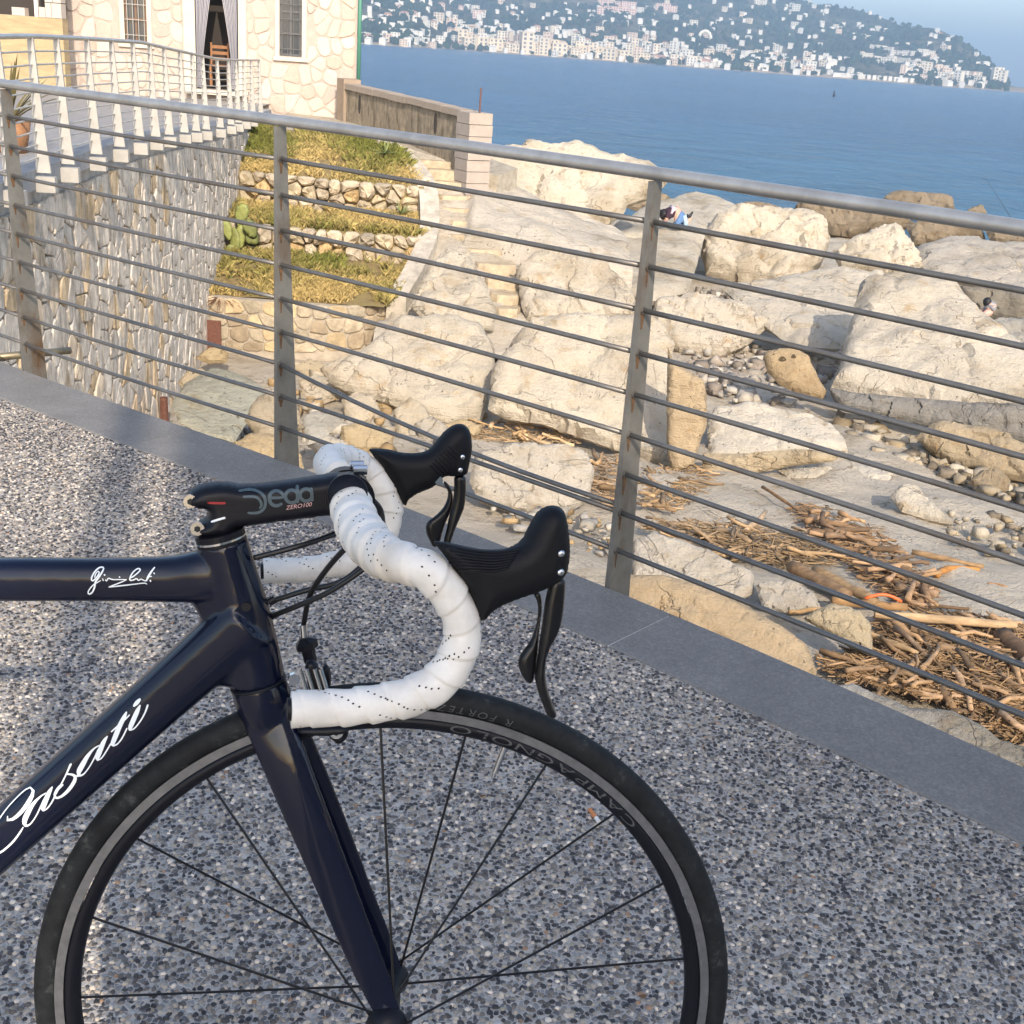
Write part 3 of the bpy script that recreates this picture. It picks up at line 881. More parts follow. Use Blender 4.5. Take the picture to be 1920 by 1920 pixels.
# ================================================================= retaining wall under the far promenade
def retaining_wall():
    r = empty('retaining_wall', (wallx(15), 15, gz(wallx(15), 15)), 'tall grey rubble stone retaining wall below the far promenade', 'stone wall')
    ys = np.linspace(5.3, 27, 70); V = []
    for y in ys:
        x = wallx(y); z1 = floorz(y)-.16
        V += [(x-.03, y, z1), (x-.03+.0, y, -4.2), (x-.6, y, z1), (x-.6, y, -4.2)]
    F = []
    for i in range(len(ys)-1):
        a = 4*i; F += [(a, a+1, a+5, a+4), (a+2, a, a+4, a+6)]
    mesh('core', V, F, M['mortar'], r)
    L = 22.0
    def to3(u, v, o):
        y = 5.3+u; x = wallx(y); t = norm((.0032*y-.1618, 1, 0)); n = np.array([t[1], -t[0], 0])
        return np.array([x, y, v]) + n*o
    stonework(r, 'stone', [(0, -4.1), (20.3, -4.1), (20.3, -.72), (9, -.30), (0, -.20)], 66, 14, .008, .022, to3, M['wallstone'],
              [(1, .96, .90), (.97, .93, .88), (1.05, .92, .76), (.94, .91, .87), (1.08, 1.02, .94), (1.02, .84, .60)], aniso=(1, 1.0), limit=300, rnd=.12, rough=.22,
              skip=lambda u, v: v < -3.75 or (5.3+u > 17 and v < np.interp(5.3+u, [17, 18.2, 19.5, 21, 22.3, 23.6, 25], [-3.7, -3.5, -3.1, -2.35, -1.85, -1.3, -.8])) or u < 1.5,
              sizekey=lambda s: -abs(s[0]-7), jit=.5)
    # coping of concrete along the top
    V = []
    for y in ys:
        x = wallx(y); z = floorz(y)
        V += [(x-.30, y, z+.004), (x+.05, y, z+.004), (x+.05, y, z-.15), (x-.30, y, z-.15)]
    F = [(4*i+j, 4*i+(j+1) % 4, 4*i+4+(j+1) % 4, 4*i+4+j) for i in range(len(ys)-1) for j in range(4)] + [(3, 2, 1, 0), tuple(4*(len(ys)-1)+j for j in range(4))]
    mesh('coping', V, F, plain('grey coping stone', (.30, .30, .30), .8, nscale=8, nvar=.2), r)
retaining_wall()
def far_railing():
    r = empty('promenade_railing', (wallx(15), 15, floorz(15)), 'sunlit pale railing with many fins along the far promenade', 'railing')
    P9 = {k: [] for k in range(10)}
    for y in FIN_Y:
        y = float(y); x = wallx(y); t = norm((.0032*y-.1618, 1)); n = np.array([t[1], -t[0]]); fz = floorz(y)
        V, F = plate((x+.05*n[0], y+.05*n[1]), t, n, 1.0, .045, .115, -.02, .03)
        V = [np.array(v)+np.array([0, 0, fz]) for v in V]
        po = mesh('fin_post', V, F, M['paint'], r)
        c = np.array([x, y, fz-.11]) + np.array([*n, 0])*.125
        V, F = box(c, [*t, 0], [*n, 0], Z_, .042, .075, .062); mesh('foot_bracket', V, F, M['paint'], po)
    ys = np.linspace(5.45, 25.05, 60)
    for k in range(0, 10):
        P = []
        for y in ys:
            y = float(y); x = wallx(y); t = norm((.0032*y-.1618, 1)); n = np.array([t[1], -t[0]])
            P.append((x+n[0]*.075, y+n[1]*.075, floorz(y)+1.0*(1-k/10)+(.01 if k == 0 else 0)))
        V, F = tube(P, .02 if k == 0 else .0075, 8)
        mesh('handrail' if k == 0 else 'rod', V, F, M['rail'] if k == 0 else M['paint'], r, smooth=True)
far_railing()

# ================================================================= stone house at the end
FY = 30.0                                   # facade plane, slightly turned
FA = math.radians(-11)
_fr = onY(668, 140, 29.6)
FT = np.array([-math.cos(FA), math.sin(FA), 0]); FN = np.array([-math.sin(FA), -math.cos(FA), 0])   # along (to the left), outwards
F0 = np.array([_fr[0], 29.6, 0])
def fac(x, y):
    """pixel on the facade plane -> (u to the left, z)"""
    P = onplane(x, y, F0, FN); return np.array(((P-F0)@FT, P[2]))
def fac3(u, v, o): return F0 + FT*u + FN*o + np.array([0, 0, v])
def house():
    r = empty('stone_house', (*fac3(3, 0, 0)[:2], -.7), 'cream stone-clad house with curtained doorway at the end of the promenade', 'house')
    uL = fac(121, 60)[0]; top = 4.2
    d0, d1 = fac(447, 100)[0], fac(367, 100)[0]; dz = fac(405, 168)[1]
    s0, s1 = fac(462, 100)[0], fac(345, 100)[0]
    wins = []
    for (xa, xb, yb) in ((524, 566, 106), (234, 276, 80)):
        a = fac(xb, 60)[0]; b = fac(xa, 60)[0]; z = fac((xa+xb)/2, yb)[1]; wins.append((a, b, z, z+1.9))
    # backing wall with openings: strips between them
    holes = sorted([(d0, d1, dz, 2.6)] + wins)
    mb = MB(); u = 0.0
    def strip(a, b, z0, z1):
        c = fac3((a+b)/2, (z0+z1)/2, -.15); mb.add(*box(c, FT, FN, Z_, (b-a)/2, .15, (z1-z0)/2))
    for (a, b, z0, z1) in holes:
        strip(u, a, -1.4, top); strip(a, b, -1.4, z0); strip(a, b, z1, top); u = b
    strip(u, uL, -1.4, top)
    mb.build('wall', M['pinkmortar'], r)
    V, F = box(fac3(uL/2, 1.2, -4.6), FT, FN, Z_, uL/2, 2.9, 2.6+.4); mesh('house_body', V, F, M['plaster'], r)
    V, F = box(fac3(uL/2, top+.15, -3.2), FT, FN, Z_, uL/2+.4, 3.6, .14); mesh('roof', V, F, plain('terracotta roof', (.40, .2, .12), .9, nscale=5), r)
    holes = [(s0-.01, s1+.01, dz-.12, 9)] + [(a-.11, b+.11, z0-.12, z1+.1) for a, b, z0, z1 in wins]
    stonework(r, 'facing_stone', [(.03, -.95), (uL-.03, -.95), (uL-.03, 2.2), (.03, 2.2)], 20, 9, .022, .022, fac3, M['facestone'],
              [(1, .97, .94), (1.0, .94, .88), (1.04, 1, .95), (.95, .92, .9)], jit=.42, limit=300, rnd=.18, holes=holes)
    # plaster door surround, window surrounds
    for a, b, z0, z1 in ((s0, d0, dz-.05, 3), (d1, s1, dz-.05, 3)):
        V, F = box(fac3((a+b)/2, (z0+z1)/2, .0), FT, FN, Z_, abs(b-a)/2, .034, (z1-z0)/2); mesh('door_surround', V, F, M['plaster'], r)
    for wi, (a, b, z0, z1) in enumerate(wins):
        for q0, q1, y0, y1 in ((a-.1, a, z0-.1, z1), (b, b+.1, z0-.1, z1)):
            V, F = box(fac3((q0+q1)/2, (y0+y1)/2, 0), FT, FN, Z_, .05, .03, (y1-y0)/2); mesh('window_surround', V, F, M['plaster'], r)
        V, F = box(fac3((a+b)/2, z0-.06, .02), FT, FN, Z_, (b-a)/2+.14, .05, .04); mesh('window_sill', V, F, M['plaster'], r)
        wo = mesh('window', *box(fac3((a+b)/2, (z0+z1)/2, -.13), FT, FN, Z_, (b-a)/2, .012, (z1-z0)/2), M['glass'], r)
        wd = plain('window frame timber %d' % wi, ((.10, .10, .10), (.16, .09, .05))[wi], .6)
        for q in (a+.03, (a+b)/2, b-.03):
            mesh('frame', *box(fac3(q, (z0+z1)/2, -.10), FT, FN, Z_, .022, .022, (z1-z0)/2), wd, wo)
        for k in range(5):
            mesh('frame', *box(fac3((a+b)/2, z0+.03+k*(z1-z0-.06)/4, -.10), FT, FN, Z_, (b-a)/2, .02, .02), wd, wo)
        gr = plain('window grille iron %d' % wi, ((.12, .12, .12), (.42, .40, .36))[wi], .5)
        for k in range(4):
            q = a+(b-a)*(k+.5)/4; V, F = tube([fac3(q, z0, -.02), fac3(q, z1, -.02)], .008, 6); mesh('grille_bar', V, F, gr, wo)
        for k in range(6):
            q = z0+(z1-z0)*(k+.5)/6; V, F = tube([fac3(a, q, -.025), fac3(b, q, -.025)], .008, 6); mesh('grille_bar', V, F, gr, wo)
    # dark doorway recess
    mb = MB()
    for c, hx, hy, hz in (((d0+d1)/2, .5, .0, 0),):
        mb.add(*box(fac3((d0+d1)/2, 1.0, -1.55), FT, FN, Z_, (d1-d0)/2+.3, .02, 1.9))
        mb.add(*box(fac3((d0+d1)/2, dz-.03, -.8), FT, FN, Z_, (d1-d0)/2+.3, .8, .02))
        mb.add(*box(fac3(d0-.02, 1.0, -.9), FT, FN, Z_, .012, .6, 1.6)); mb.add(*box(fac3(d1+.02, 1.0, -.9), FT, FN, Z_, .012, .6, 1.6))
    mb.build('doorway', M['dark'], r)
    V, F = box(fac3((d0+d1)/2, dz-.05, .12), FT, FN, Z_, (s1-s0)/2, .22, .05); mesh('doorstep', V, F, M['plaster'], r)
    # green downpipe at the corner
    V, F = tube([fac3(-.05, -.3, .05), fac3(-.05, 3.5, .05)], .045, 10); mesh('downpipe', V, F, plain('green downpipe paint', (.07, .22, .15), .5), r, smooth=True)
    # corner blocks of the ochre wing on the left
    # curtains
    cm, nt, b = newmat('striped curtain cloth')
    cc = coords(nt, 'UV'); sx = nt.nodes.new('ShaderNodeSeparateXYZ'); nt.links.new(cc, sx.inputs[0])
    wv = math_(nt, 'FRACT', math_(nt, 'MULTIPLY', sx.outputs[0], 9)); st = ramp(nt, wv, [(.0, (.13, .14, .20)), (.34, (.13, .14, .20)), (.42, (.42, .40, .41)), (.92, (.42, .40, .41))])
    nt.links.new(st, b.inputs['Base Color']); b.inputs['Roughness'].default_value = .95
    for side in (0, 1):
        nz, nu = 26, 34; V = []; UV = []
        zt = 2.5; tie = fac(410, 108)[1]
        for i in range(nz):
            z = dz+.03 + (zt-dz-.03)*i/(nz-1)
            if z < tie: w_ = .15 + .04*(tie-z)/(tie-dz)
            else: w_ = .15 + .135*max(0, z-tie)**1.15
            for j in range(nu):
                q = j/(nu-1); du = w_*q; fold = .035*math.sin(q*2*math.pi*6+.4*math.sin(z*3))*(1-.3*q)
                u = (d1-.02-du) if side else (d0+.02+du)
                V.append(fac3(u, z, .045+fold)); UV.append((q, i/nz))
        F = [(i*nu+j, i*nu+j+1, (i+1)*nu+j+1, (i+1)*nu+j) for i in range(nz-1) for j in range(nu-1)]
        o = mesh('door_curtain', V, F, cm, None, smooth=True)
        uv = o.data.uv_layers.new(name='UVMap')
        for lp in o.data.loops: uv.data[lp.index].uv = UV[lp.vertex_index]
        tag(o, 'striped white curtain tied back on the %s side of the house doorway' % ('left', 'right')[1-side], 'curtain', 'doorway curtains')
    # wooden chair just inside the door
    wood = plain('varnished chair wood', (.30, .13, .045), .5, nscale=20)
    c0 = fac3(*fac(410, 164), -.45); ch = empty('wooden_chair', c0, 'brown wooden chair seen through the curtained doorway', 'chair')
    for su in (-.19, .19):
        for so in (-.18, .18):
            h_ = .95 if so < 0 else .45
            V, F = box(c0+FT*su+FN*so+Z_*h_/2, FT, FN, Z_, .02, .02, h_/2); mesh('leg', V, F, wood, ch)
    mesh('seat', *box(c0+Z_*.46, FT, FN, Z_, .22, .21, .015), wood, ch)
    for k in range(3): mesh('back_slat', *box(c0-FN*.18+Z_*(.60+.13*k), FT, FN, Z_, .17, .008, .035), wood, ch)
house()
def ochre_wing():
    """lower wing on the far left: ochre wall, opening above, quoin blocks"""
    p = onY(118, 60, 27.0); z1 = onY(60, 31, 27.0)[2]; zb = floorz(27)-.05
    r = empty('ochre_wing', (p[0]-2, 27.5, zb), 'ochre rendered wing with a dark porch opening left of the stone house', 'building')
    mesh('wall', *abox(p[0]-5, p[0], 27.0, 27.3, zb, z1), M['ochre'], r)
    mesh('porch_back', *abox(p[0]-5, p[0]-.34, 28.1, 28.2, z1, z1+2.6), M['dark'], r)
    mesh('porch_ceiling', *abox(p[0]-5, p[0], 27.0, 28.2, z1+2.6, z1+2.8), M['plaster'], r)
    mesh('lintel_wall', *abox(p[0]-5, p[0], 27.02, 27.28, z1+2.0, z1+2.6), M['ochre'], r)
    for k in range(6):
        for j, (a, b) in enumerate(((-.34, -.18), (-.17, -.005)) if k % 2 else ((-.34, -.22), (-.21, -.005))):
            V, F = abox(p[0]+a, p[0]+b, 26.985, 27.26, z1+.005+k*.3, z1+.29+k*.3); mesh('quoin', V, F, M['facestone'], r)
    q = onY(68, 15, 27.1); mesh('porch_post', *abox(q[0]-.035, q[0]+.035, 27.08, 27.15, z1, z1+2.0), M['white'], r)
    for k, (a, b) in enumerate(((-3.2, -2.2), (-1.05, -.78), (-.48, -.35))):
        mesh('ledge_block', *abox(p[0]+a, p[0]+b, 26.99, 27.2, z1+.002, z1+.12+.04*k), M['facestone'], r)
    # spiky plant in front
    c = onY(12, 120, 12.2)
ochre_wing()
def spiky(name, c, n, L, w_, cols, label, cat, up=.75, seed=1, group=None, thick=.012):
    rs = random.Random(seed); r = empty(name, c, label, cat, group)
    for i in range(n):
        a = rs.uniform(0, 2*math.pi); e = rs.uniform(.25, 1.0)*up*1.5; l = L*rs.uniform(.6, 1.1)
        P = []; 
        for t in np.linspace(0, 1, 7):
            P.append(np.array(c)+np.array([math.cos(a)*math.cos(e)*l*t, math.sin(a)*math.cos(e)*l*t, math.sin(e)*l*t-.28*l*t*t*math.cos(e)]))
        wd = [w_*(1-t)**.6*(.7+.6*t)+.001 for t in np.linspace(0, 1, 7)]
        V, F = tube(P, wd, 6, R2=[q*.35+.001 for q in wd], ref=(-math.sin(a), math.cos(a), 0))
        o = mesh('leaf', V, F, cols, r); k = rs.uniform(.7, 1.25); o.color = (k, k, k*.9, 1)
    return r
M['agave'] = plain('agave leaf', (.17, .20, .07), .6, nscale=15, tint=True)
M['palmdry'] = plain('dry palm leaf', (.16, .13, .05), .8, nscale=15, tint=True)
c = onY(8, 100, 11.2); c = np.array([c[0], c[1], floorz(11)+.25])
spiky('potted_yucca', (c[0], c[1], c[2]), 26, .75, .018, M['palmdry'], 'spiky dry yucca behind the far railing at the left edge', 'plant', seed=3)
V, F = tube([(c[0], c[1], floorz(11)), (c[0], c[1], floorz(11)+.27)], [.13, .18], 18); 
o = mesh('plant_pot', V, F, plain('terracotta pot', (.34, .17, .08), .85, nscale=12), smooth=True); tag(o, 'round terracotta pot holding the yucca at the left edge', 'pot')
p = onz(46, 168, floorz(13)); V, F = tube([(p[0], p[1], floorz(13)), (p[0], p[1], floorz(13)+.03), (p[0], p[1], floorz(13)+.12)], [.09, .11, .13], 14)
o = mesh('flower_pot', V, F, plain('ochre pot', (.32, .22, .08), .85, nscale=12), smooth=True); tag(o, 'small ochre pot standing on the promenade floor near the left edge', 'pot')

# ================================================================= terrace and sea wall in front of the house
def terrace():
    m = stonemat('worn terrace paving', (.44, .385, .30), .5)
    V = [(-5.9, 24.75, -.62), (-3.35, 25.0, -.66), (-2.7, 24.4, -.86), (-1.35, 23.9, -1.02), (-.75, 23.6, -1.08), (-.4, 24.6, -1.0), (-4.2, 31, -.62), (-5.9, 31, -.55)]
    n = len(V); V2 = V+[(x, y, -4) for x, y, z in V]
    F = [tuple(range(n-1, -1, -1))]+[(i, (i+1) % n, n+(i+1) % n, n+i) for i in range(n)]
    o = mesh('terrace_paving', V2, F, m)
    if o.data.polygons[0].normal.z < 0: o.data.flip_normals()
    tag(o, kind='structure')
    A = onY(640, 150, 29.0); B = onY(868, 198, 23.6)
    A[2] = 0; B[2] = 0; L = np.linalg.norm(B-A); t = (B-A)/L; n_ = np.array([t[1], -t[0], 0])
    if n_[1] > 0: n_ = -n_
    za, zb = onY(655, 156, 28.8)[2], onY(866, 205, 23.7)[2]
    r = empty('sea_wall', (*((A+B)/2)[:2], -1), 'low weathered sea wall with stone coping beside the house', 'wall')
    wm = stonemat('weathered streaked masonry', (.30, .25, .18), .9, True)
    V = [A-n_*.0, B-n_*.0, B-n_*-.0+n_*-.3, A+n_*-.3]
    def wb(u0, u1, o0, o1, top_off, z0, m_, name):
        V = []
        for u in (u0, u1):
            zt = za+(zb-za)*u/L+top_off
            for o_ in (o0, o1):
                V += [A+t*u+n_*o_+Z_*(z0 if z0 is not None else zt-.12), A+t*u+n_*o_+Z_*zt]
        F = [(0, 1, 3, 2), (4, 6, 7, 5), (0, 4, 5, 1), (2, 3, 7, 6), (1, 5, 7, 3), (0, 2, 6, 4)]
        return mesh(name, V, F, m_, r)
    wb(.35, L, -.28, 0, -.13, -2.2, wm, 'wall_face')
    cs = np.linspace(.3, L+.02, 8)
    for a, b in zip(cs[:-1], cs[1:]): wb(a+.004, b-.004, -.31, .05+random.uniform(0, .012), random.uniform(-.008, .008), None, M['facestone'], 'coping_stone').color = (.66, .63, .58, 1)
    for u, h_ in ((.12, .09), ):
        wb(u-.2, u+.22, -.34, .07, h_, -1.6, M['facestone'], 'pillar').color = (.60, .54, .46, 1)
    for k in range(8):
        c = A+t*(L+.28)+n_*-.12; z = zb-.02-.21*k
        V, F = box(c+Z_*(z-.1), t, n_, Z_, .27+random.uniform(-.015, .015), .24, .1); mesh('end_pillar_block', V, F, M['facestone'], r).color = (.74, .73, .72, 1)
    for u in (1.15, L-1.15):
        zt = za+(zb-za)*u/L-.25
        V = [A+t*(u+.06*math.cos(q))+n_*.012+Z_*(zt-.12+.2*math.sin(q)) for q in np.linspace(0, 2*math.pi, 12, endpoint=False)]
        mesh('drain_slot', V+[v-n_*.02 for v in V], [tuple(range(12))]+[(i, (i+1) % 12, 12+(i+1) % 12, 12+i) for i in range(12)], M['dark'], r)
    c = B+t*.5-n_*.1; V, F = tube([c+Z_*(zb-.3), c+Z_*(zb+.42)], .018, 8)
    o = mesh('mooring_pole', V, F, plain('dark pole paint', (.14, .07, .06), .6)); tag(o, 'thin upright pole at the seaward end of the low wall', 'pole')
terrace()
# ================================================================= terraced garden
XR_Y = [19.2, 19.5, 20.6, 21.5, 22.8, 24, 24.9]; XR_X = [-2.35, -2.2, -1.98, -1.88, -2.08, -2.65, -3.3]
def xr(Y): return float(np.interp(Y, XR_Y, XR_X))
PY = [19.25, 21.18, 21.22, 22.58, 22.62, 24.8]; PZ = [-2.85, -2.42, -2.02, -1.76, -1.32, -.62]
def tz(Y): return float(np.interp(Y, PY, PZ))
def garden():
    ys = np.unique(np.r_[np.linspace(19.25, 24.85, 56), PY]); nx = 34; V = []
    for y in ys:
        a, b = wallx(y), xr(y)
        for j in range(nx):
            x = a+(b-a)*j/(nx-1); V.append((x, y, tz(y)+.05*fbm((x*1.3, y*1.3, 2), 3)))
    F = [(i*nx+j, i*nx+j+1, (i+1)*nx+j+1, (i+1)*nx+j) for i in range(len(ys)-1) for j in range(nx-1)]
    m, nt, b = newmat('dry garden soil')
    n = tex(nt, 'noise', 3, wpos(nt), Detail=8, Roughness=.7)
    nt.links.new(ramp(nt, n.outputs[0], [(.3, (.16, .10, .045)), (.5, (.25, .185, .075)), (.7, (.20, .18, .065))]), b.inputs['Base Color']); b.inputs['Roughness'].default_value = 1
    bump(nt, b, n.outputs[0], 1, .05)
    o = mesh('garden_soil', V, F, m, smooth=True); tag(o, kind='structure')
    # grass
    rs = np.random.default_rng(4); N = 21000
    y = rs.uniform(19.3, 24.8, N); a = np.array([wallx(q) for q in y]); b_ = np.array([xr(q) for q in y]); x = a+(b_-a)*rs.random(N)
    den = np.array([fbm((p*.9, q*.9, 7), 4) for p, q in zip(x, y)])
    lush = np.array([fbm((p*.6, q*.6, 17), 3) for p, q in zip(x, y)]) + .35*(y > 23.4) + .15*(x < a+.9)
    keep = (den > -.30) & ~((y > 21.05) & (y < 21.3)) & ~((y > 22.45) & (y < 22.7))
    x, y, lush = x[keep], y[keep], lush[keep]; n = len(x)
    z = np.array([tz(q) for q in y])-.01
    V = np.zeros((n, 3, 4, 3)); C = np.zeros((n, 3, 4, 3))
    for k in range(3):
        an = rs.uniform(0, 2*np.pi, n); L = rs.uniform(.05, .17, n)*(1+.5*(lush > .1)); le = rs.uniform(.1, .9, n); w_ = rs.uniform(.004, .010, n)
        dx, dy = np.cos(an), np.sin(an)
        bx = x+rs.uniform(-.04, .04, n); by = y+rs.uniform(-.04, .04, n)
        V[:, k, 0] = np.stack([bx-dy*w_, by+dx*w_, z], 1); V[:, k, 1] = np.stack([bx+dy*w_, by-dx*w_, z], 1)
        V[:, k, 2] = np.stack([bx+dx*L*le*.45, by+dy*L*le*.45, z+L*.6], 1); V[:, k, 3] = np.stack([bx+dx*L*le, by+dy*L*le, z+L*np.sqrt(1-le**2*.8)], 1)
        dry = np.clip(.68-lush*1.2+rs.uniform(-.35, .35, n), 0, 1)[:, None]
        c = (1-dry)*np.array([.17, .175, .04])+dry*np.array([.50, .37, .15]); c = c*rs.uniform(.6, 1.35, (n, 1))
        C[:, k] = c[:, None, :]
    T = np.array([(0, 1, 2), (1, 3, 2)])
    TT = (T[None]+(np.arange(n*3)*4)[:, None, None]).reshape(-1, 3)
    o = fastmesh('garden_grass', V.reshape(-1, 3), TT, vcol('dry grass', .9, .15), colors=C.reshape(-1, 3))
    tag(o, 'dry yellow-green grass covering the three garden terraces', 'grass', kind='stuff')
garden()
def low_walls():
    tints = [(1, .95, .84), (1.05, 1, .95), (1.0, .82, .55), (.85, .82, .8), (1.1, 1.05, .98)]
    M['gardenstone'] = stonemat('garden wall stone', (.50, .43, .32), .7)
    for nm, Y, xa, xb, z0, z1, nu, nv, lab in (
            ('upper', 22.60, -5.45, -2.12, -1.86, -1.22, 12, 3, 'upper dry-stone garden wall of pale boulders across the grass'),
            ('middle', 21.20, -5.34, -1.95, -2.5, -1.93, 13, 2, 'middle dry-stone garden wall of flat blocks and yellow stones')):
        r = empty('dry_stone_wall', ((xa+xb)/2, Y, z0), lab, 'stone wall', 'garden terrace walls')
        mesh('core', *abox(xa, xb, Y+.04, Y+.3, z0-.2, z1-.1), M['mortar'], r)
        to3 = lambda u, v, o: np.array([u, Y-o*1.0+.05*math.sin(u*2), v])
        stonework(r, 'stone', [(xa, z0), (xb, z0), (xb, z1-.05), (xa, z1)], nu, nv, .012, .17, to3, M['gardenstone'], tints, jit=.36, rnd=.5, rough=.35)
    # curved retaining wall at the foot, mortared squared stones
    r = empty('garden_retaining_wall', (-4, 19.2, -3.6), 'curved mortared stone wall at the foot of the terraced garden', 'stone wall', 'garden terrace walls')
    path = spline([(-5.35, 19.15), (-4.2, 19.05), (-3.2, 19.1), (-2.5, 19.45), (-2.05, 20.2), (-1.9, 21.0)], 60); s = np.r_[0, np.cumsum(np.linalg.norm(np.diff(path, axis=0), axis=1))]
    def to3(u, v, o):
        x = np.interp(u, s, path[:, 0]); y = np.interp(u, s, path[:, 1]); k = int(np.clip(np.searchsorted(s, u), 1, 58)); t = norm(path[k+1]-path[k-1])
        return np.array([x+t[1]*o, y-t[0]*o, v])
    V = []; 
    for i in range(60):
        a = to3(s[i], 0, -.005); b = to3(s[i], 0, -.22)
        V += [(a[0], a[1], -3.9), (a[0], a[1], -2.86), (b[0], b[1], -2.86), (b[0], b[1], -3.9)]
    F = [(4*i+j, 4*i+(j+1) % 4, 4*i+4+(j+1) % 4, 4*i+4+j) for i in range(59) for j in range(4)]
    mesh('core', V, F, plain('cream wall mortar', (.42, .36, .28), .9, nscale=8), r)
    stonework(r, 'stone', [(0, -3.75), (s[-1], -3.45), (s[-1], -2.84), (0, -2.84)], 17, 4, .014, .03, to3, M['gardenstone'],
              [(1.05, 1, .95), (.9, .88, .85), (1.1, .98, .8), (.78, .72, .66), (1, .9, .7)], jit=.3, rnd=.2, aniso=(1, 1.2))
low_walls()
def kerb_and_steps():
    m = stonemat('rough cast kerb', (.52, .46, .37), .6)
    P = [(-3.3, 24.95, -.58), (-2.62, 24.05, -.84), (-2.05, 22.85, -1.22), (-1.84, 21.6, -1.85), (-1.92, 20.6, -2.28), (-2.15, 19.5, -2.72)]
    C = spline(P, 40); V = []
    for i, c_ in enumerate(C):
        t = C[min(i+1, 39)]-C[max(i-1, 0)]; n = norm((-t[1], t[0], 0)); w_ = .17
        for a, z in ((-w_, -.5), (-w_, .0), (w_, .03), (w_, -.5)): V.append(c_+n*a+Z_*(z+.03*fbm(tuple(c_*2), 2)))
    F = [(4*i+j, 4*i+(j+1) % 4, 4*i+4+(j+1) % 4, 4*i+4+j) for i in range(39) for j in range(4)] + [(0, 1, 2, 3), (159, 158, 157, 156)]
    o = mesh('garden_kerb', V, F, m); tag(o, 'pale rough kerb curving along the garden beside the rock steps', 'kerb')
    r = empty('rock_steps', (-1, 22, -3.3), 'worn stone steps leading down the rocks beside the garden kerb', 'steps')
    rows = [(822, 300, 60, 24.2), (838, 318, 62, 23.8), (846, 340, 62, 23.5), (850, 364, 54, 23.2), (858, 388, 50, 22.8), (868, 412, 50, 22.4), (880, 438, 54, 22.0), (905, 465, 60, 21.6), (930, 492, 62, 21.1), (945, 520, 54, 20.7), (948, 548, 46, 20.3), (950, 574, 40, 19.9)]
    st = np.array([onY(x, y, Y) for x, y, w_, Y in rows])
    xs = np.arange(-2.4, 1.9, .09); ys = np.arange(18.6, 25.0, .09); V = []
    for y in ys:
        for x in xs:
            d = np.hypot(st[:, 0]-x, st[:, 1]-y); z = np.max(st[:, 2]-.15-.42*np.maximum(0, d-.34))
            if x > -1.2: z = max(z, np.max(st[:, 2]-.14-.30*np.maximum(0, d-.5))) if y > 21.5 else z
            if x < xr(min(max(y, 19.2), 24.9))-.05 and y > 19.4: z = min(z, tz(min(y, 24.8))-.25)
            V.append((x, y, z+.10*fbm((x*1.2, y*1.2, 9), 4)-.05))
    k = len(xs); F = [(i*k+j, i*k+j+1, (i+1)*k+j+1, (i+1)*k+j) for i in range(len(ys)-1) for j in range(k-1)]
    o = mesh('rock_slope', V, F, M['lime'], smooth=True); o.color = (1.05, 1.03, 1.0, 1); tag(o, kind='structure')
    for i, (x, y, wpx, Y) in enumerate(rows):
        c_ = onY(x, y, Y); hw = wpx/2250*Y*.62; poly = []
        for q in np.linspace(0, 2*math.pi, 14, endpoint=False):
            k = 1+random.uniform(-.1, .1); poly.append((math.copysign(abs(math.cos(q))**.5, math.cos(q))*hw*k, math.copysign(abs(math.sin(q))**.6, math.sin(q))*.27*k))
        V = [(c_[0]+a, c_[1]+b, c_[2]+random.uniform(-.012, .012)) for a, b in poly]+[(c_[0]+a*1.04, c_[1]+b*1.06, c_[2]-.05) for a, b in poly]+[(c_[0]+a*1.1, c_[1]+b*1.2, c_[2]-.3) for a, b in poly]
        F = [tuple(range(14))]+[(k*14+j, k*14+14+j, k*14+14+(j+1) % 14, k*14+(j+1) % 14) for k in range(2) for j in range(14)]
        mesh('step', V, F, M['gardenstone'], r).color = (1.0, .94, .86, 1)
kerb_and_steps()
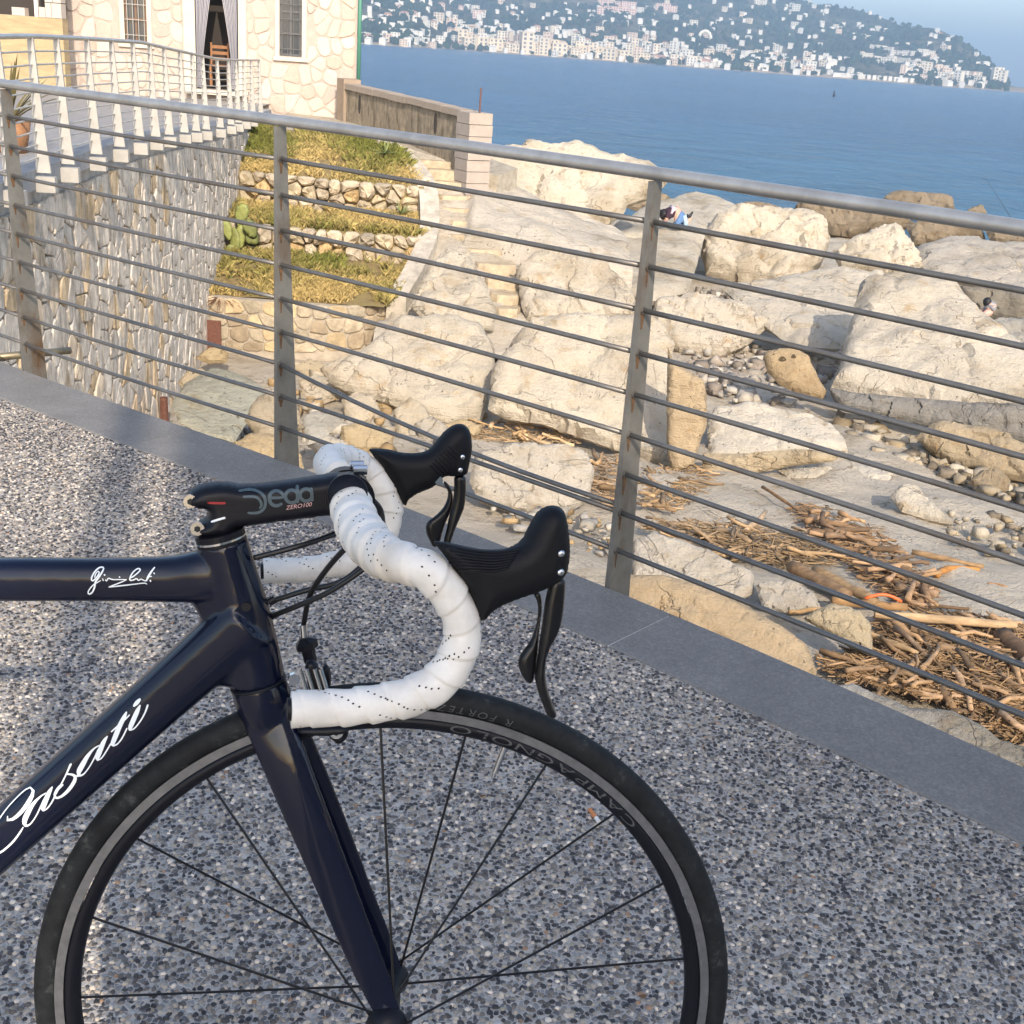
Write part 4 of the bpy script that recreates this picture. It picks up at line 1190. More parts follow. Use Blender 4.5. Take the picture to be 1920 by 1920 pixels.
def plants():
    g = plain('prickly pear pad', (.21, .235, .075), .55, nscale=12, nvar=.3, tint=True)
    c = ground_hit(438, 505); Y = 20.9; c = onY(440, 500, Y); 
    r = empty('prickly_pear', c, 'green prickly pear cactus growing against the tall grey wall', 'cactus')
    pads = [(430, 478, 11, 22, 20, g, 1.0), (440, 452, 13, 26, -5, g, 1.0), (452, 404, 13, 24, 15, g, 1.1), (470, 430, 13, 20, -25, g, .8), (472, 448, 15, 14, 60, g, .75), (453, 444, 12, 25, 10, g, 1.35), (426, 432, 10, 20, -10, g, 1.2), (445, 490, 12, 24, 8, g, .8)]
    for i, (x, y, a, b, rot, m, k) in enumerate(pads):
        P = onY(x, y, Y-.05+.04*(i % 3)); s = Y/FPX; ra = math.radians(rot); ang = math.radians(random.uniform(-35, 35))
        u = np.array([math.cos(ang), math.sin(ang), 0]); e1 = u*math.cos(ra)+Z_*math.sin(ra)*-1; e2 = u*math.sin(ra)+Z_*math.cos(ra); n_ = np.cross(e1, e2)
        poly = np.array([(math.cos(q)*a*s*(1+.25*math.sin(q)), math.sin(q)*b*s) for q in np.linspace(0, 2*math.pi, 16, endpoint=False)])
        V, F = inflate(poly, a*s*.45, .022, .022, a*s*.7, lambda p, h: P+p[:, :1]*e1+p[:, 1:]*e2+h[:, None]*n_)
        o = mesh('pad', V, F, m, r, smooth=True); o.color = (k*1.05, k, k*.9, 1)
    spiky('aloe_clump', onY(425, 540, 20.0), 22, .42, .022, M['agave'], 'green aloe clump below the prickly pear', 'plant', seed=4)
    spiky('agave', onY(722, 290, 23.6), 18, .42, .02, M['agave'], 'grey-green spiky agave on the top garden terrace', 'plant', seed=5)
    spiky('agave', onY(752, 402, 22.2), 14, .32, .016, M['agave'], 'small agave beside the right end of the upper garden wall', 'plant', seed=6)
    spiky('agave', onY(612, 492, 20.9), 12, .26, .016, M['agave'], 'low spiky rosette in the lowest grass terrace', 'plant', seed=8)
    rb = plain('red-brown dry stalk', (.22, .085, .035), .9, nscale=15, tint=True)
    spiky('dry_shrub', onY(415, 562, 19.25), 46, .5, .012, rb, 'red-brown dead shrub at the corner of the wall and garden', 'shrub', up=.35, seed=9)
    spiky('reed_clump', onY(482, 330, 24.0), 26, .75, .014, M['agave'], 'tall green reeds at the top corner against the grey wall', 'plant', up=1.0, seed=10)
    # rusty plate on the wall, rusty post below
    ru = plain('rusty iron', (.15, .062, .04), .85, nscale=30, nvar=.45, bstr=.4, bdist=.004)
    a = onY(395, 628, 18.95); V, F = box(a, X_, Y_, Z_, .17, .015, .24)
    o = mesh('rusty_plate', V, F, ru); tag(o, 'rusty red-brown metal plate fixed to the garden foot wall', 'metal plate')
    a = onY(307, 745, 14.9); b = a.copy(); a[2] = gz(a[0], a[1])-.1
    V, F = tube([a, b], [.06, .05], 8); o = mesh('rusty_post', V, F, ru); tag(o, 'short rusty post at the foot of the tall grey wall', 'post')
plants()
# ================================================================= boulders
def boulder(name, label, outline, tilt=50, T=.35, tint=(1, 1, 1), m='lime', Y=None, base=None, wd=.45, rough=1.0, cat='boulder', h=None, seed=0, back=1.2, rounds=0, group=None, lift=0):
    tint = tuple(c*.97 for c in tint); g_ = sum(tint)/3; tint = tuple(c+(g_-c)*.34 for c in tint)
    """rock whose seen face has this outline; it leans back by tilt from upright and stands where its foot meets the ground"""
    O = np.array(outline, float)
    if base is None:
        k = np.argsort(-O[:, 1])[:3]; base = O[k].mean(0)
    P0 = onY(*base, Y) if Y is not None else ground_hit(*base, lift)
    az = norm((P0[0], P0[1], 0)); t = math.radians(tilt)
    n = -az*math.cos(t)+Z_*math.sin(t); e1 = np.array([az[1], -az[0], 0]); e2 = np.cross(n, e1)
    if e2[2] < 0: e2 = -e2
    if np.cross(e1, e2)@n < 0: e1 = -e1
    Q = np.array([onplane(x, y, P0, n)-P0 for x, y in O]); uv = np.stack([Q@e1, Q@e2], 1)
    size = math.sqrt(area(uv)); h = h or max(size/36, P0[1]*.0021)
    T_ = T*size*.8; sd = np.array([seed*7.3+P0[0]*.37, seed*3.1, 0])
    V, F = inflate(uv, h, T_, T_*back, wd*size*.45, lambda p, hh: P0+p[:, :1]*e1+p[:, 1:]*e2+hh[:, None]*n, rounds)
    c = V.mean(0); out = np.zeros_like(V); f = 1.5/size
    for i, v in enumerate(V):
        d = v-c; d = d/(np.linalg.norm(d)+1e-6); q = (v+sd)*f
        lo = noise.fractal(Vector(q), 1.0, 2.0, 3); rg = 1-2*abs(noise.noise(Vector(q*1.7+5))); fi = noise.fractal(Vector(q*4.5), .8, 2.1, 4)
        tr = noise.noise(Vector((q[0]*.9, q[1]*.9, q[2]*6.5)))         # bedding layers
        amp = size*rough*.74
        qf = Vector(q*2.3+9); ds, pts = noise.voronoi(qf); pc = pts[0]      # chiselled facets
        hv = noise.random_unit_vector() if False else noise.noise_vector(pc*3.7)
        fa = (qf-pc).dot(hv); ed = min(.25, ds[1]-ds[0])
        out[i] = v + (n*.65+d*.35)*(lo*.055+rg*.022+fi*.034+tr*.034+fa*.16+(ed-.25)*.09)*amp
    o = mesh(name, out, F, M[m], None, smooth=True, own_origin=True); o.color = (*tint, 1)
    o.data.set_sharp_from_angle(angle=.55)
    tag(o, label, cat, group)
    return o
W_ = (1.12, 1.1, 1.07); TAN = (1.0, .80, .52); GRN = (.78, .86, .80); OCH = (.92, .66, .36); GRY = (.86, .86, .87)
boulder('boulder', 'huge pale limestone boulder behind the top of the rock steps', [(826, 300), (850, 284), (918, 270), (1012, 278), (1087, 278), (1148, 290), (1215, 304), (1256, 338), (1231, 364), (1172, 388), (1165, 404), (1133, 425), (1130, 490), (1060, 500), (990, 490), (900, 450), (860, 395), (838, 340)], 42, .14, (1.14, 1.11, 1.04), Y=25.5, base=(1060, 490), wd=.34, seed=1)
boulder('rock', 'olive-stained overhanging stone halfway up the rock steps', [(948, 432), (975, 420), (1010, 424), (1032, 436), (1020, 455), (985, 468), (955, 460)], 35, .3, (.75, .66, .36), Y=22.2, base=(985, 466), seed=2)
boulder('boulder', 'pitted cream rock face right of the lower steps', [(968, 500), (1000, 480), (1040, 466), (1087, 474), (1140, 498), (1168, 531), (1190, 561), (1192, 604), (1087, 606), (1040, 604), (985, 600), (972, 550)], 52, .16, (1.1, 1.05, .96), Y=19.6, base=(1060, 604), wd=.35, seed=3)
boulder('boulder', 'sloping cream rock between garden kerb and lower steps', [(770, 575), (800, 500), (838, 468), (878, 478), (908, 530), (930, 590), (925, 622), (860, 612), (800, 606)], 55, .14, (1.08, 1.04, .95), Y=18.6, base=(860, 612), wd=.35, seed=4)
boulder('boulder', 'big split cream block in the middle of the shore', [(930, 690), (965, 624), (992, 600), (1040, 592), (1104, 586), (1160, 588), (1218, 592), (1240, 612), (1258, 650), (1266, 690), (1272, 760), (1280, 840), (1268, 884), (1188, 856), (1087, 820), (1020, 796), (945, 784), (916, 770), (922, 734)], 46, .12, (1.13, 1.09, 1.0), base=(1150, 850), wd=.26, seed=5, rough=.8)
boulder('rock_slab', 'tan upright side slab leaning on the big cream block', [(1252, 650), (1262, 676), (1318, 712), (1326, 740), (1325, 800), (1316, 822), (1300, 872), (1262, 890), (1250, 850), (1250, 740)], 14, .2, (.98, .78, .50), base=(1275, 884), wd=.3, seed=6, rough=.5, rounds=0)
boulder('boulder', 'cream sloping block left of the big split block', [(610, 712), (650, 680), (700, 645), (752, 598), (850, 598), (905, 616), (926, 655), (928, 700), (914, 745), (902, 792), (850, 796), (780, 780), (720, 752), (650, 735)], 56, .13, (1.12, 1.08, .99), base=(860, 794), wd=.3, seed=7, rough=.8)
boulder('rock_slab', 'smooth flat rock where the person kneels', [(1118, 470), (1150, 425), (1190, 400), (1245, 380), (1292, 365), (1345, 375), (1402, 394), (1370, 414), (1320, 440), (1306, 500), (1290, 548), (1215, 566), (1165, 550), (1130, 505)], 84, .05, (1.08, 1.07, 1.02), Y=23.5, base=(1215, 562), wd=.3, seed=8, rough=.35)
boulder('boulder', 'crusty cream boulder beside the kneeling person', [(1313, 479), (1319, 437), (1342, 411), (1381, 398), (1429, 393), (1481, 390), (1526, 400), (1555, 424), (1557, 457), (1542, 496), (1510, 520), (1461, 540), (1413, 534), (1365, 530), (1326, 518)], 40, .2, (1.1, 1.06, .97), base=(1440, 538), wd=.35, seed=9, rough=1.3)
boulder('boulder', 'rounded crusty boulder in front of the dark shore rocks', [(1558, 470), (1590, 450), (1623, 437), (1655, 424), (1681, 421), (1702, 444), (1723, 479), (1726, 502), (1687, 514), (1623, 512), (1574, 504)], 42, .22, (1.1, 1.06, .98), Y=27, base=(1640, 512), seed=10, rough=1.2)
boulder('rock_slab', 'long pale slab behind the big right-hand slab', [(1352, 540), (1420, 528), (1520, 512), (1600, 508), (1660, 512), (1640, 545), (1605, 610), (1575, 655), (1490, 650), (1440, 618), (1390, 580)], 74, .08, (1.05, 1.03, .98), Y=20.5, base=(1520, 652), seed=11, rough=.7)
boulder('boulder', 'pale hump-shaped rock right of the third post', [(1206, 610), (1235, 565), (1290, 552), (1340, 556), (1390, 572), (1436, 600), (1442, 612), (1400, 648), (1350, 668), (1280, 664), (1235, 640)], 48, .2, (1.06, 1.02, .95), base=(1320, 664), seed=12)
boulder('boulder', 'very large smooth slab with dark foot at the right edge', [(1612, 531), (1649, 522), (1720, 516), (1784, 529), (1804, 553), (1836, 589), (1865, 608), (1900, 637), (1935, 665), (2010, 720), (2010, 770), (1920, 765), (1800, 760), (1690, 752), (1600, 742), (1556, 726), (1574, 692), (1581, 657), (1590, 608), (1606, 570)], 62, .12, (1.06, 1.04, .99), Y=17.2, base=(1740, 755), wd=.3, seed=13, rough=.7)
boulder('boulder', 'dark grey weathered foot of the large right-hand slab', [(1552, 726), (1600, 736), (1690, 744), (1800, 752), (1920, 758), (2010, 766), (2010, 840), (1920, 832), (1850, 822), (1750, 806), (1640, 786), (1575, 768)], 12, .2, (.62, .60, .58), 'greyrock', Y=16.6, base=(1750, 800), wd=.5, seed=14)
boulder('rock_slab', 'grey-white slab with bright top behind the third post', [(1326, 785), (1340, 770), (1374, 765), (1398, 755), (1455, 768), (1526, 784), (1560, 796), (1580, 818), (1592, 850), (1494, 856), (1429, 862), (1365, 868), (1326, 866)], 62, .12, (1.1, 1.1, 1.08), base=(1450, 862), wd=.25, seed=15, rough=.6)
boulder('rock_slab', 'tan undercut face below the grey-white slab', [(1318, 850), (1400, 850), (1490, 842), (1590, 846), (1560, 866), (1490, 874), (1420, 886), (1345, 902), (1318, 900)], 10, .16, (.98, .84, .60), base=(1420, 886), seed=16)
boulder('rock', 'ochre seal-shaped rock with two dark holes', [(1430, 668), (1440, 657), (1460, 653), (1494, 655), (1516, 668), (1528, 695), (1550, 734), (1542, 750), (1507, 742), (1461, 722), (1437, 695)], 35, .22, (.92, .70, .40), Y=17.2, base=(1520, 742), seed=17, rough=.6)
seal = bpy.data.objects['rock.001']; M['pit'] = plain('brown pit', (.07, .045, .02), .9, nscale=40)
def surf(o):
    return BVHTree.FromPolygons([v.co+o.location for v in o.data.vertices], [tuple(p.vertices) for p in o.data.polygons])
_t = surf(seal)
for x, y, a, b in ((1467, 673, 7, 5), (1488, 668, 4.5, 4)):
    V = []
    for q in np.linspace(0, 2*math.pi, 12, endpoint=False):
        h = _t.ray_cast(Vector(CAM), Vector(norm(ray(x+a*math.cos(q)*(1+.25*math.sin(3*q)), y+b*math.sin(q)))))[0]
        if h is not None: V.append(np.array(h)-norm(np.array(h)-CAM)*.006)
    if len(V) > 5: mesh('pit', V, [tuple(range(len(V)))], M['pit'], seal)
# dark rocks at the water
for i, (lab, ol, Y, tilt) in enumerate((
        ('long dark brown rock ledge at the waterline under the handrail', [(1487, 392), (1500, 381), (1542, 378), (1623, 392), (1697, 403), (1716, 424), (1655, 434), (1590, 444), (1558, 440), (1510, 415)], 42, 35),
        ('dark brown boulder at the waterline right of the long ledge', [(1698, 424), (1740, 412), (1784, 413), (1842, 432), (1850, 452), (1784, 455), (1713, 458)], 38, 35),
        ('brown rock hump rising above the handrail in the sea', [(1652, 375), (1668, 364), (1687, 357), (1726, 361), (1784, 367), (1796, 398), (1720, 402), (1660, 392)], 53, 25),
        ('small brown rock alone in the sea above the handrail', [(1810, 396), (1826, 387), (1842, 383), (1852, 400), (1835, 408), (1815, 406)], 54, 25),
        ('low brown rock at the waterline behind the crusty boulder', [(1362, 392), (1378, 382), (1400, 378), (1440, 381), (1472, 392), (1440, 408), (1380, 406)], 46, 30),
        ('dark thin rock behind the flat rock by the third post', [(1168, 388), (1200, 368), (1236, 360), (1262, 372), (1240, 386), (1195, 396)], 42, 30),
        ('brown rock in the water at the far right edge', [(1846, 430), (1880, 422), (1930, 428), (1990, 440), (1990, 470), (1920, 466), (1860, 456)], 37, 30))):
    boulder('shore_rock', lab, ol, tilt, .3, (1, 1, 1), 'brownrock', Y=Y, seed=30+i, rough=1.3, cat='rock')
boulder('rock_slab', 'long grey-white slab by the water at the right edge', [(1716, 492), (1722, 460), (1784, 450), (1833, 446), (1865, 456), (1930, 458), (2000, 468), (2000, 590), (1930, 560), (1881, 536), (1817, 530), (1752, 514)], 78, .07, GRY, Y=25.5, base=(1880, 545), seed=40, rough=.6)
boulder('boulder', 'brown-grey shaded boulder at the right edge behind the slab', [(1796, 536), (1860, 540), (1920, 548), (2000, 560), (2000, 625), (1925, 606), (1870, 604), (1836, 590), (1806, 560)], 25, .2, (.62, .56, .46), 'greyrock', Y=23.0, seed=41)  # shady look of this rock is put into its dark tint
boulder('rock', 'grey rounded stone with tan end at the right edge', [(1846, 610), (1876, 594), (1930, 598), (2000, 612), (2000, 680), (1930, 672), (1890, 648)], 40, .22, (.9, .9, .88), 'greyrock', Y=20.5, seed=42)
boulder('boulder', 'long tan-footed boulder at the right edge above the sticks', [(1715, 820), (1742, 800), (1768, 790), (1817, 797), (1865, 806), (1925, 832), (2000, 850), (2000, 925), (1925, 905), (1865, 892), (1784, 868), (1748, 852)], 38, .22, (.86, .72, .50), base=(1880, 895), seed=43)
boulder('rock', 'brown rounded stone below the long tan-footed boulder', [(1815, 905), (1840, 880), (1870, 878), (1895, 900), (1890, 925), (1850, 932)], 40, .3, (.7, .58, .40), seed=44)
boulder('rock', 'pale pointed stone on the flat grey shelf', [(1668, 930), (1690, 908), (1720, 912), (1750, 945), (1790, 985), (1740, 975), (1690, 960)], 60, .2, (1.08, 1.06, 1.0), seed=45)
boulder('rock_slab', 'thin pale slab half buried in the shelf', [(1455, 880), (1500, 850), (1545, 862), (1560, 880), (1530, 896), (1480, 898)], 72, .1, (1.05, 1.04, 1.0), seed=46)
boulder('rock_slab', 'small white slab right of the half-buried slab', [(1590, 875), (1640, 868), (1680, 880), (1665, 905), (1615, 900)], 72, .12, (1.12, 1.12, 1.1), seed=47)
# near blocks
boulder('boulder', 'rough grainy block between the brake hoods and third post', [(880, 905), (890, 848), (950, 836), (1040, 836), (1096, 848), (1114, 880), (1106, 940), (1060, 962), (960, 960), (900, 940)], 48, .16, (1.02, 1.0, .97), wd=.25, seed=50, rough=.8)
boulder('boulder', 'grainy pale block right beside the foot of the third post', [(1185, 1018), (1228, 999), (1292, 1020), (1356, 1050), (1414, 1078), (1414, 1112), (1378, 1130), (1292, 1106), (1228, 1092), (1185, 1090)], 56, .15, (1.02, 1.02, 1.02), wd=.25, seed=51, rough=.7)
boulder('boulder', 'smooth tan sandstone block just outside the deck edge', [(1150, 1070), (1190, 1078), (1241, 1078), (1314, 1097), (1378, 1127), (1463, 1170), (1512, 1206), (1532, 1256), (1520, 1300), (1420, 1260), (1300, 1210), (1160, 1150)], 42, .16, (1.0, .80, .53), base=(1400, 1250), wd=.4, seed=52, rough=.45)
boulder('boulder', 'grey grainy stone under the thick driftwood logs', [(1415, 1098), (1440, 1086), (1490, 1090), (1530, 1116), (1536, 1145), (1484, 1152), (1430, 1140)], 52, .2, (.95, .95, .96), seed=53)
boulder('rock', 'angular tan stone standing on the driftwood near the kerb', [(1506, 1160), (1530, 1142), (1561, 1131), (1613, 1144), (1634, 1172), (1638, 1232), (1591, 1214), (1553, 1190)], 30, .25, (.98, .86, .62), seed=54, rough=.7, lift=.15)
boulder('boulder', 'low rounded grey concrete lump beside the kerb at right', [(1550, 1290), (1600, 1284), (1634, 1300), (1707, 1328), (1783, 1334), (1847, 1366), (1885, 1400), (1850, 1430), (1762, 1400), (1677, 1362), (1600, 1320)], 60, .18, (.92, .93, .95), 'greyrock', seed=55, rough=.5)
boulder('rock_slab', 'grey gravelly concrete strip beside the kerb at bottom right', [(1800, 1400), (1880, 1392), (1960, 1410), (2000, 1440), (2000, 1500), (1930, 1480), (1850, 1440)], 75, .1, (.85, .84, .82), 'greyrock', seed=56, rough=.8)
# left foreground
boulder('rock_slab', 'flat grey-green slab at the foot of the tall wall', [(322, 760), (345, 720), (400, 688), (462, 706), (505, 738), (480, 765), (455, 805), (440, 830), (380, 815), (335, 792)], 80, .05, GRN, Y=12.6, base=(440, 825), seed=60, rough=.3)
boulder('rock', 'brown rounded stone left of the second post', [(458, 790), (468, 765), (482, 744), (515, 735), (556, 748), (570, 800), (530, 832), (486, 824)], 40, .3, (.8, .72, .58), Y=12.0, seed=61)
boulder('rock', 'yellow-ochre stone below the brown rounded stone', [(435, 832), (470, 812), (520, 818), (560, 836), (570, 880), (520, 884), (470, 866)], 50, .22, (1.0, .80, .48), Y=11.2, seed=62)
boulder('rock', 'blue-grey slab right of the second post', [(566, 782), (590, 770), (632, 778), (645, 790), (600, 828), (575, 835)], 62, .12, (.85, .9, .93), Y=12.2, seed=63, rough=.4)
boulder('rock', 'yellow stone at the foot of the rusty plate', [(366, 672), (385, 655), (412, 650), (430, 664), (425, 680), (390, 682)], 40, .3, (1.0, .80, .45), Y=17.6, seed=64)
boulder('rock', 'tan stone below the tall wall beside the green slab', [(332, 718), (350, 696), (380, 690), (396, 706), (385, 728), (350, 735)], 45, .28, (.95, .82, .60), Y=14.6, seed=65)
L_ = [('cream block', [(640, 750), (665, 735), (700, 742), (715, 775), (690, 800), (650, 790)], (1.08, 1.0, .85), 'behind the bent rod'), ('ochre block', [(690, 715), (730, 705), (760, 730), (755, 770), (720, 780), (695, 760)], (1.0, .8, .45), 'behind the bent rod'),
      ('cream block', [(735, 770), (770, 745), (800, 765), (812, 800), (790, 830), (745, 820)], (1.06, .98, .82), 'left of the far brake hood'), ('grey block', [(775, 795), (810, 780), (840, 800), (845, 840), (800, 850)], (.9, .88, .85), 'left of the far brake hood'),
      ('ochre slab', [(640, 800), (690, 790), (740, 815), (735, 845), (680, 850), (640, 835)], (1.0, .82, .50), 'above the far handlebar'), ('pale slab', [(575, 835), (610, 815), (650, 830), (670, 860), (620, 870)], (1.06, 1.04, 1.0), 'above the far handlebar'),
      ('pale stone', [(560, 715), (590, 700), (625, 715), (640, 745), (600, 760), (565, 750)], (1.05, 1.0, .9), 'right of the second post'), ('tan stone', [(545, 690), (580, 672), (612, 684), (615, 705), (575, 715)], (1.0, .88, .65), 'at the foot of the garden wall'),
      ('cream stone', [(600, 690), (640, 672), (672, 690), (660, 715), (620, 718)], (1.08, 1.03, .95), 'at the foot of the garden wall'), ('yellow slab', [(820, 800), (870, 785), (905, 800), (890, 825), (840, 832)], (1.0, .8, .48), 'behind the far brake hood')]
for i, (lab, ol, tn, where) in enumerate(L_):
    boulder('rock', '%s %s, %s of the loose rocks there' % (lab, where, ('leftmost', 'upper', 'lower', 'rightmost', 'lowest', 'lower left', 'topmost', 'left one', 'right one', 'only yellow one')[i]), ol, 48, .24, tn, seed=70+i, rough=.8, cat='rock')

# ================================================================= loose rubble between the boulders: one uncountable mass
def rubble():
    ico = np.array([(-1, -1, -1), (1, -1, -1), (1, 1, -1), (-1, 1, -1), (-.8, -.8, .9), (.8, -.8, .9), (.8, .8, .9), (-.8, .8, .9)])*.72
    icf = np.array([(0, 2, 1), (0, 3, 2), (4, 5, 6), (4, 6, 7), (0, 1, 5), (0, 5, 4), (1, 2, 6), (1, 6, 5), (2, 3, 7), (2, 7, 6), (3, 0, 4), (3, 4, 7)])
    zones = [([(1270, 650), (1330, 632), (1420, 645), (1470, 700), (1540, 745), (1480, 765), (1390, 755), (1330, 740)], 200, .05, .17, 0), ([(1500, 600), (1590, 605), (1580, 690), (1540, 720), (1520, 660)], 90, .05, .16, 0),
             ([(1560, 780), (1640, 800), (1760, 850), (1900, 910), (1980, 960), (1860, 930), (1740, 880), (1620, 850)], 170, .05, .17, 1), ([(500, 690), (760, 640), (930, 800), (860, 850), (560, 850)], 170, .04, .15, 2),
             ([(440, 770), (500, 790), (560, 870), (460, 850)], 90, .03, .09, 3), ([(900, 930), (1130, 960), (1180, 1060), (960, 1000)], 70, .03, .10, 2), ([(1200, 560), (1320, 540), (1430, 560), (1300, 570)], 60, .05, .14, 0), ([(1700, 930), (1920, 980), (1980, 1080), (1800, 1020)], 60, .03, .09, 1)]
    pal = [[(.42, .37, .30), (.34, .29, .235), (.27, .225, .18), (.45, .41, .35)], [(.38, .31, .21), (.30, .23, .14), (.22, .18, .13), (.44, .38, .29)], [(.44, .37, .27), (.40, .28, .15), (.36, .33, .29), (.47, .42, .34)], [(.20, .19, .17), (.30, .28, .25), (.15, .14, .13)]]
    rs = np.random.default_rng(3); VV = []; TT = []; CC = []
    for poly, n, r0, r1, pi in zones:
        P = np.array(poly, float); lo, hi = P.min(0), P.max(0); k = 0
        while k < n:
            q = lo+(hi-lo)*rs.random(2)
            if not inpoly(q[None], P)[0]: continue
            k += 1; g = ground_hit(*q); r = r0+(r1-r0)*rs.random()**2
            s = np.array([1, rs.uniform(.55, 1), rs.uniform(.35, .75)])*r*1.15; a = rs.uniform(0, 6.3)
            v = ico*s*rs.uniform(.55, 1.35, (8, 1)); v = np.stack([v[:, 0]*np.cos(a)-v[:, 1]*np.sin(a), v[:, 0]*np.sin(a)+v[:, 1]*np.cos(a), v[:, 2]], 1)
            o = 8*len(VV); e_ = rs.normal(0, .35); v = np.stack([v[:, 0], v[:, 1]*np.cos(e_)-v[:, 2]*np.sin(e_), v[:, 1]*np.sin(e_)+v[:, 2]*np.cos(e_)], 1); VV.append(v+g+[0, 0, r*.25]); TT.append(icf+o); CC.append(np.repeat([np.array(pal[pi][rs.integers(len(pal[pi]))])*rs.uniform(.7, 1.15)], 8, 0))
    o = fastmesh('shore_rubble', np.vstack(VV), np.vstack(TT), M['rubble'], colors=np.vstack(CC))
    tag(o, 'loose small stones and rubble filling gaps between the boulders', 'rubble', kind='stuff')
rubble()

# ================================================================= driftwood
M['drift'] = plain('sun-bleached driftwood', (.40, .295, .19), .85, nscale=16, nvar=.45, bstr=.6, bdist=.006, tint=True, aniso=(.25, 1, 1))
M['driftstuff'] = vcol('driftwood litter', .9, .2)
def stick(P, r0, r1, tint, label, group=None, name='driftwood_stick', n=8):
    P = np.asarray(P); k = len(P)
    r = np.linspace(r0, r1, k)*(1+np.array([.35*noise.noise(Vector(p*6)) for p in P]))
    V, F = tube(P, r, n); o = mesh(name, V, F, M['drift'], None, smooth=True, own_origin=True); o.color = (*tint, 1)
    return tag(o, label, 'driftwood', group)
def log_px(a, b, w_, tint, label, lift=.06, bend=0.0, name='driftwood_log'):
    A = ground_hit(*a, lift); B = ground_hit(*b, lift); n = 9; P = []
    s = np.cross(norm(B-A), Z_)
    for t in np.linspace(0, 1, n): P.append(A+(B-A)*t+s*bend*math.sin(math.pi*t)+Z_*(.015*fbm((t*3, a[0], b[1]), 2)))
    r = w_/2*np.linalg.norm(A-CAM)/FPX
    return stick(P, r, r*.8, tint, label, name=name, n=10)
log_px((1484, 1062), (1590, 1118), 26, (.62, .52, .42), 'thick grey-brown driftwood log lying beside its twin', .14)
log_px((1530, 1070), (1640, 1128), 24, (.85, .75, .58), 'thick tan driftwood log right of the grey-brown one', .16)
log_px((1560, 1128), (1700, 1138), 18, (.80, .62, .40), 'flat brown plank under the orange cord', .12)
log_px((1640, 1152), (1905, 1172), 17, (1.15, 1.05, .88), 'long pale pole across the driftwood near the right edge', .18)
log_px((1710, 1035), (1845, 1062), 10, (.8, .68, .52), 'thin straight stick pointing right on the pale shelf', .04)
log_px((1756, 1078), (1836, 1068), 12, (1.1, .66, .25), 'curved orange-brown bark strip alone on the pale shelf', .03, -.09)
log_px((1848, 1100), (1888, 1102), 6, (.85, .62, .40), 'tiny curved twig alone on the pale shelf', .02, -.08)
log_px((1430, 913), (1540, 985), 6, (.7, .55, .38), 'long thin twig slanting above the big stick pile', .05)
log_px((1620, 1185), (1720, 1225), 12, (.9, .8, .62), 'light stick sloping down into the right-hand pile', .16)
log_px((1880, 1195), (1960, 1262), 40, (.42, .33, .26), 'dark driftwood stump at the right edge', .12)
log_px((1480, 1148), (1560, 1140), 10, (.95, .78, .52), 'short light stick left of the angular tan stone', .12)
A = ground_hit(1622, 1122, .22); B = ground_hit(1690, 1128, .22)
P = [A+(B-A)*t+Z_*(.05*math.sin(math.pi*t)) for t in np.linspace(0, 1, 9)]
V, F = tube(P, .014, 8); o = mesh('orange_cord', V, F, plain('orange plastic cord', (.85, .16, .04), .5), None, smooth=True); tag(o, 'bright orange plastic cord lying on a brown plank', 'cord')
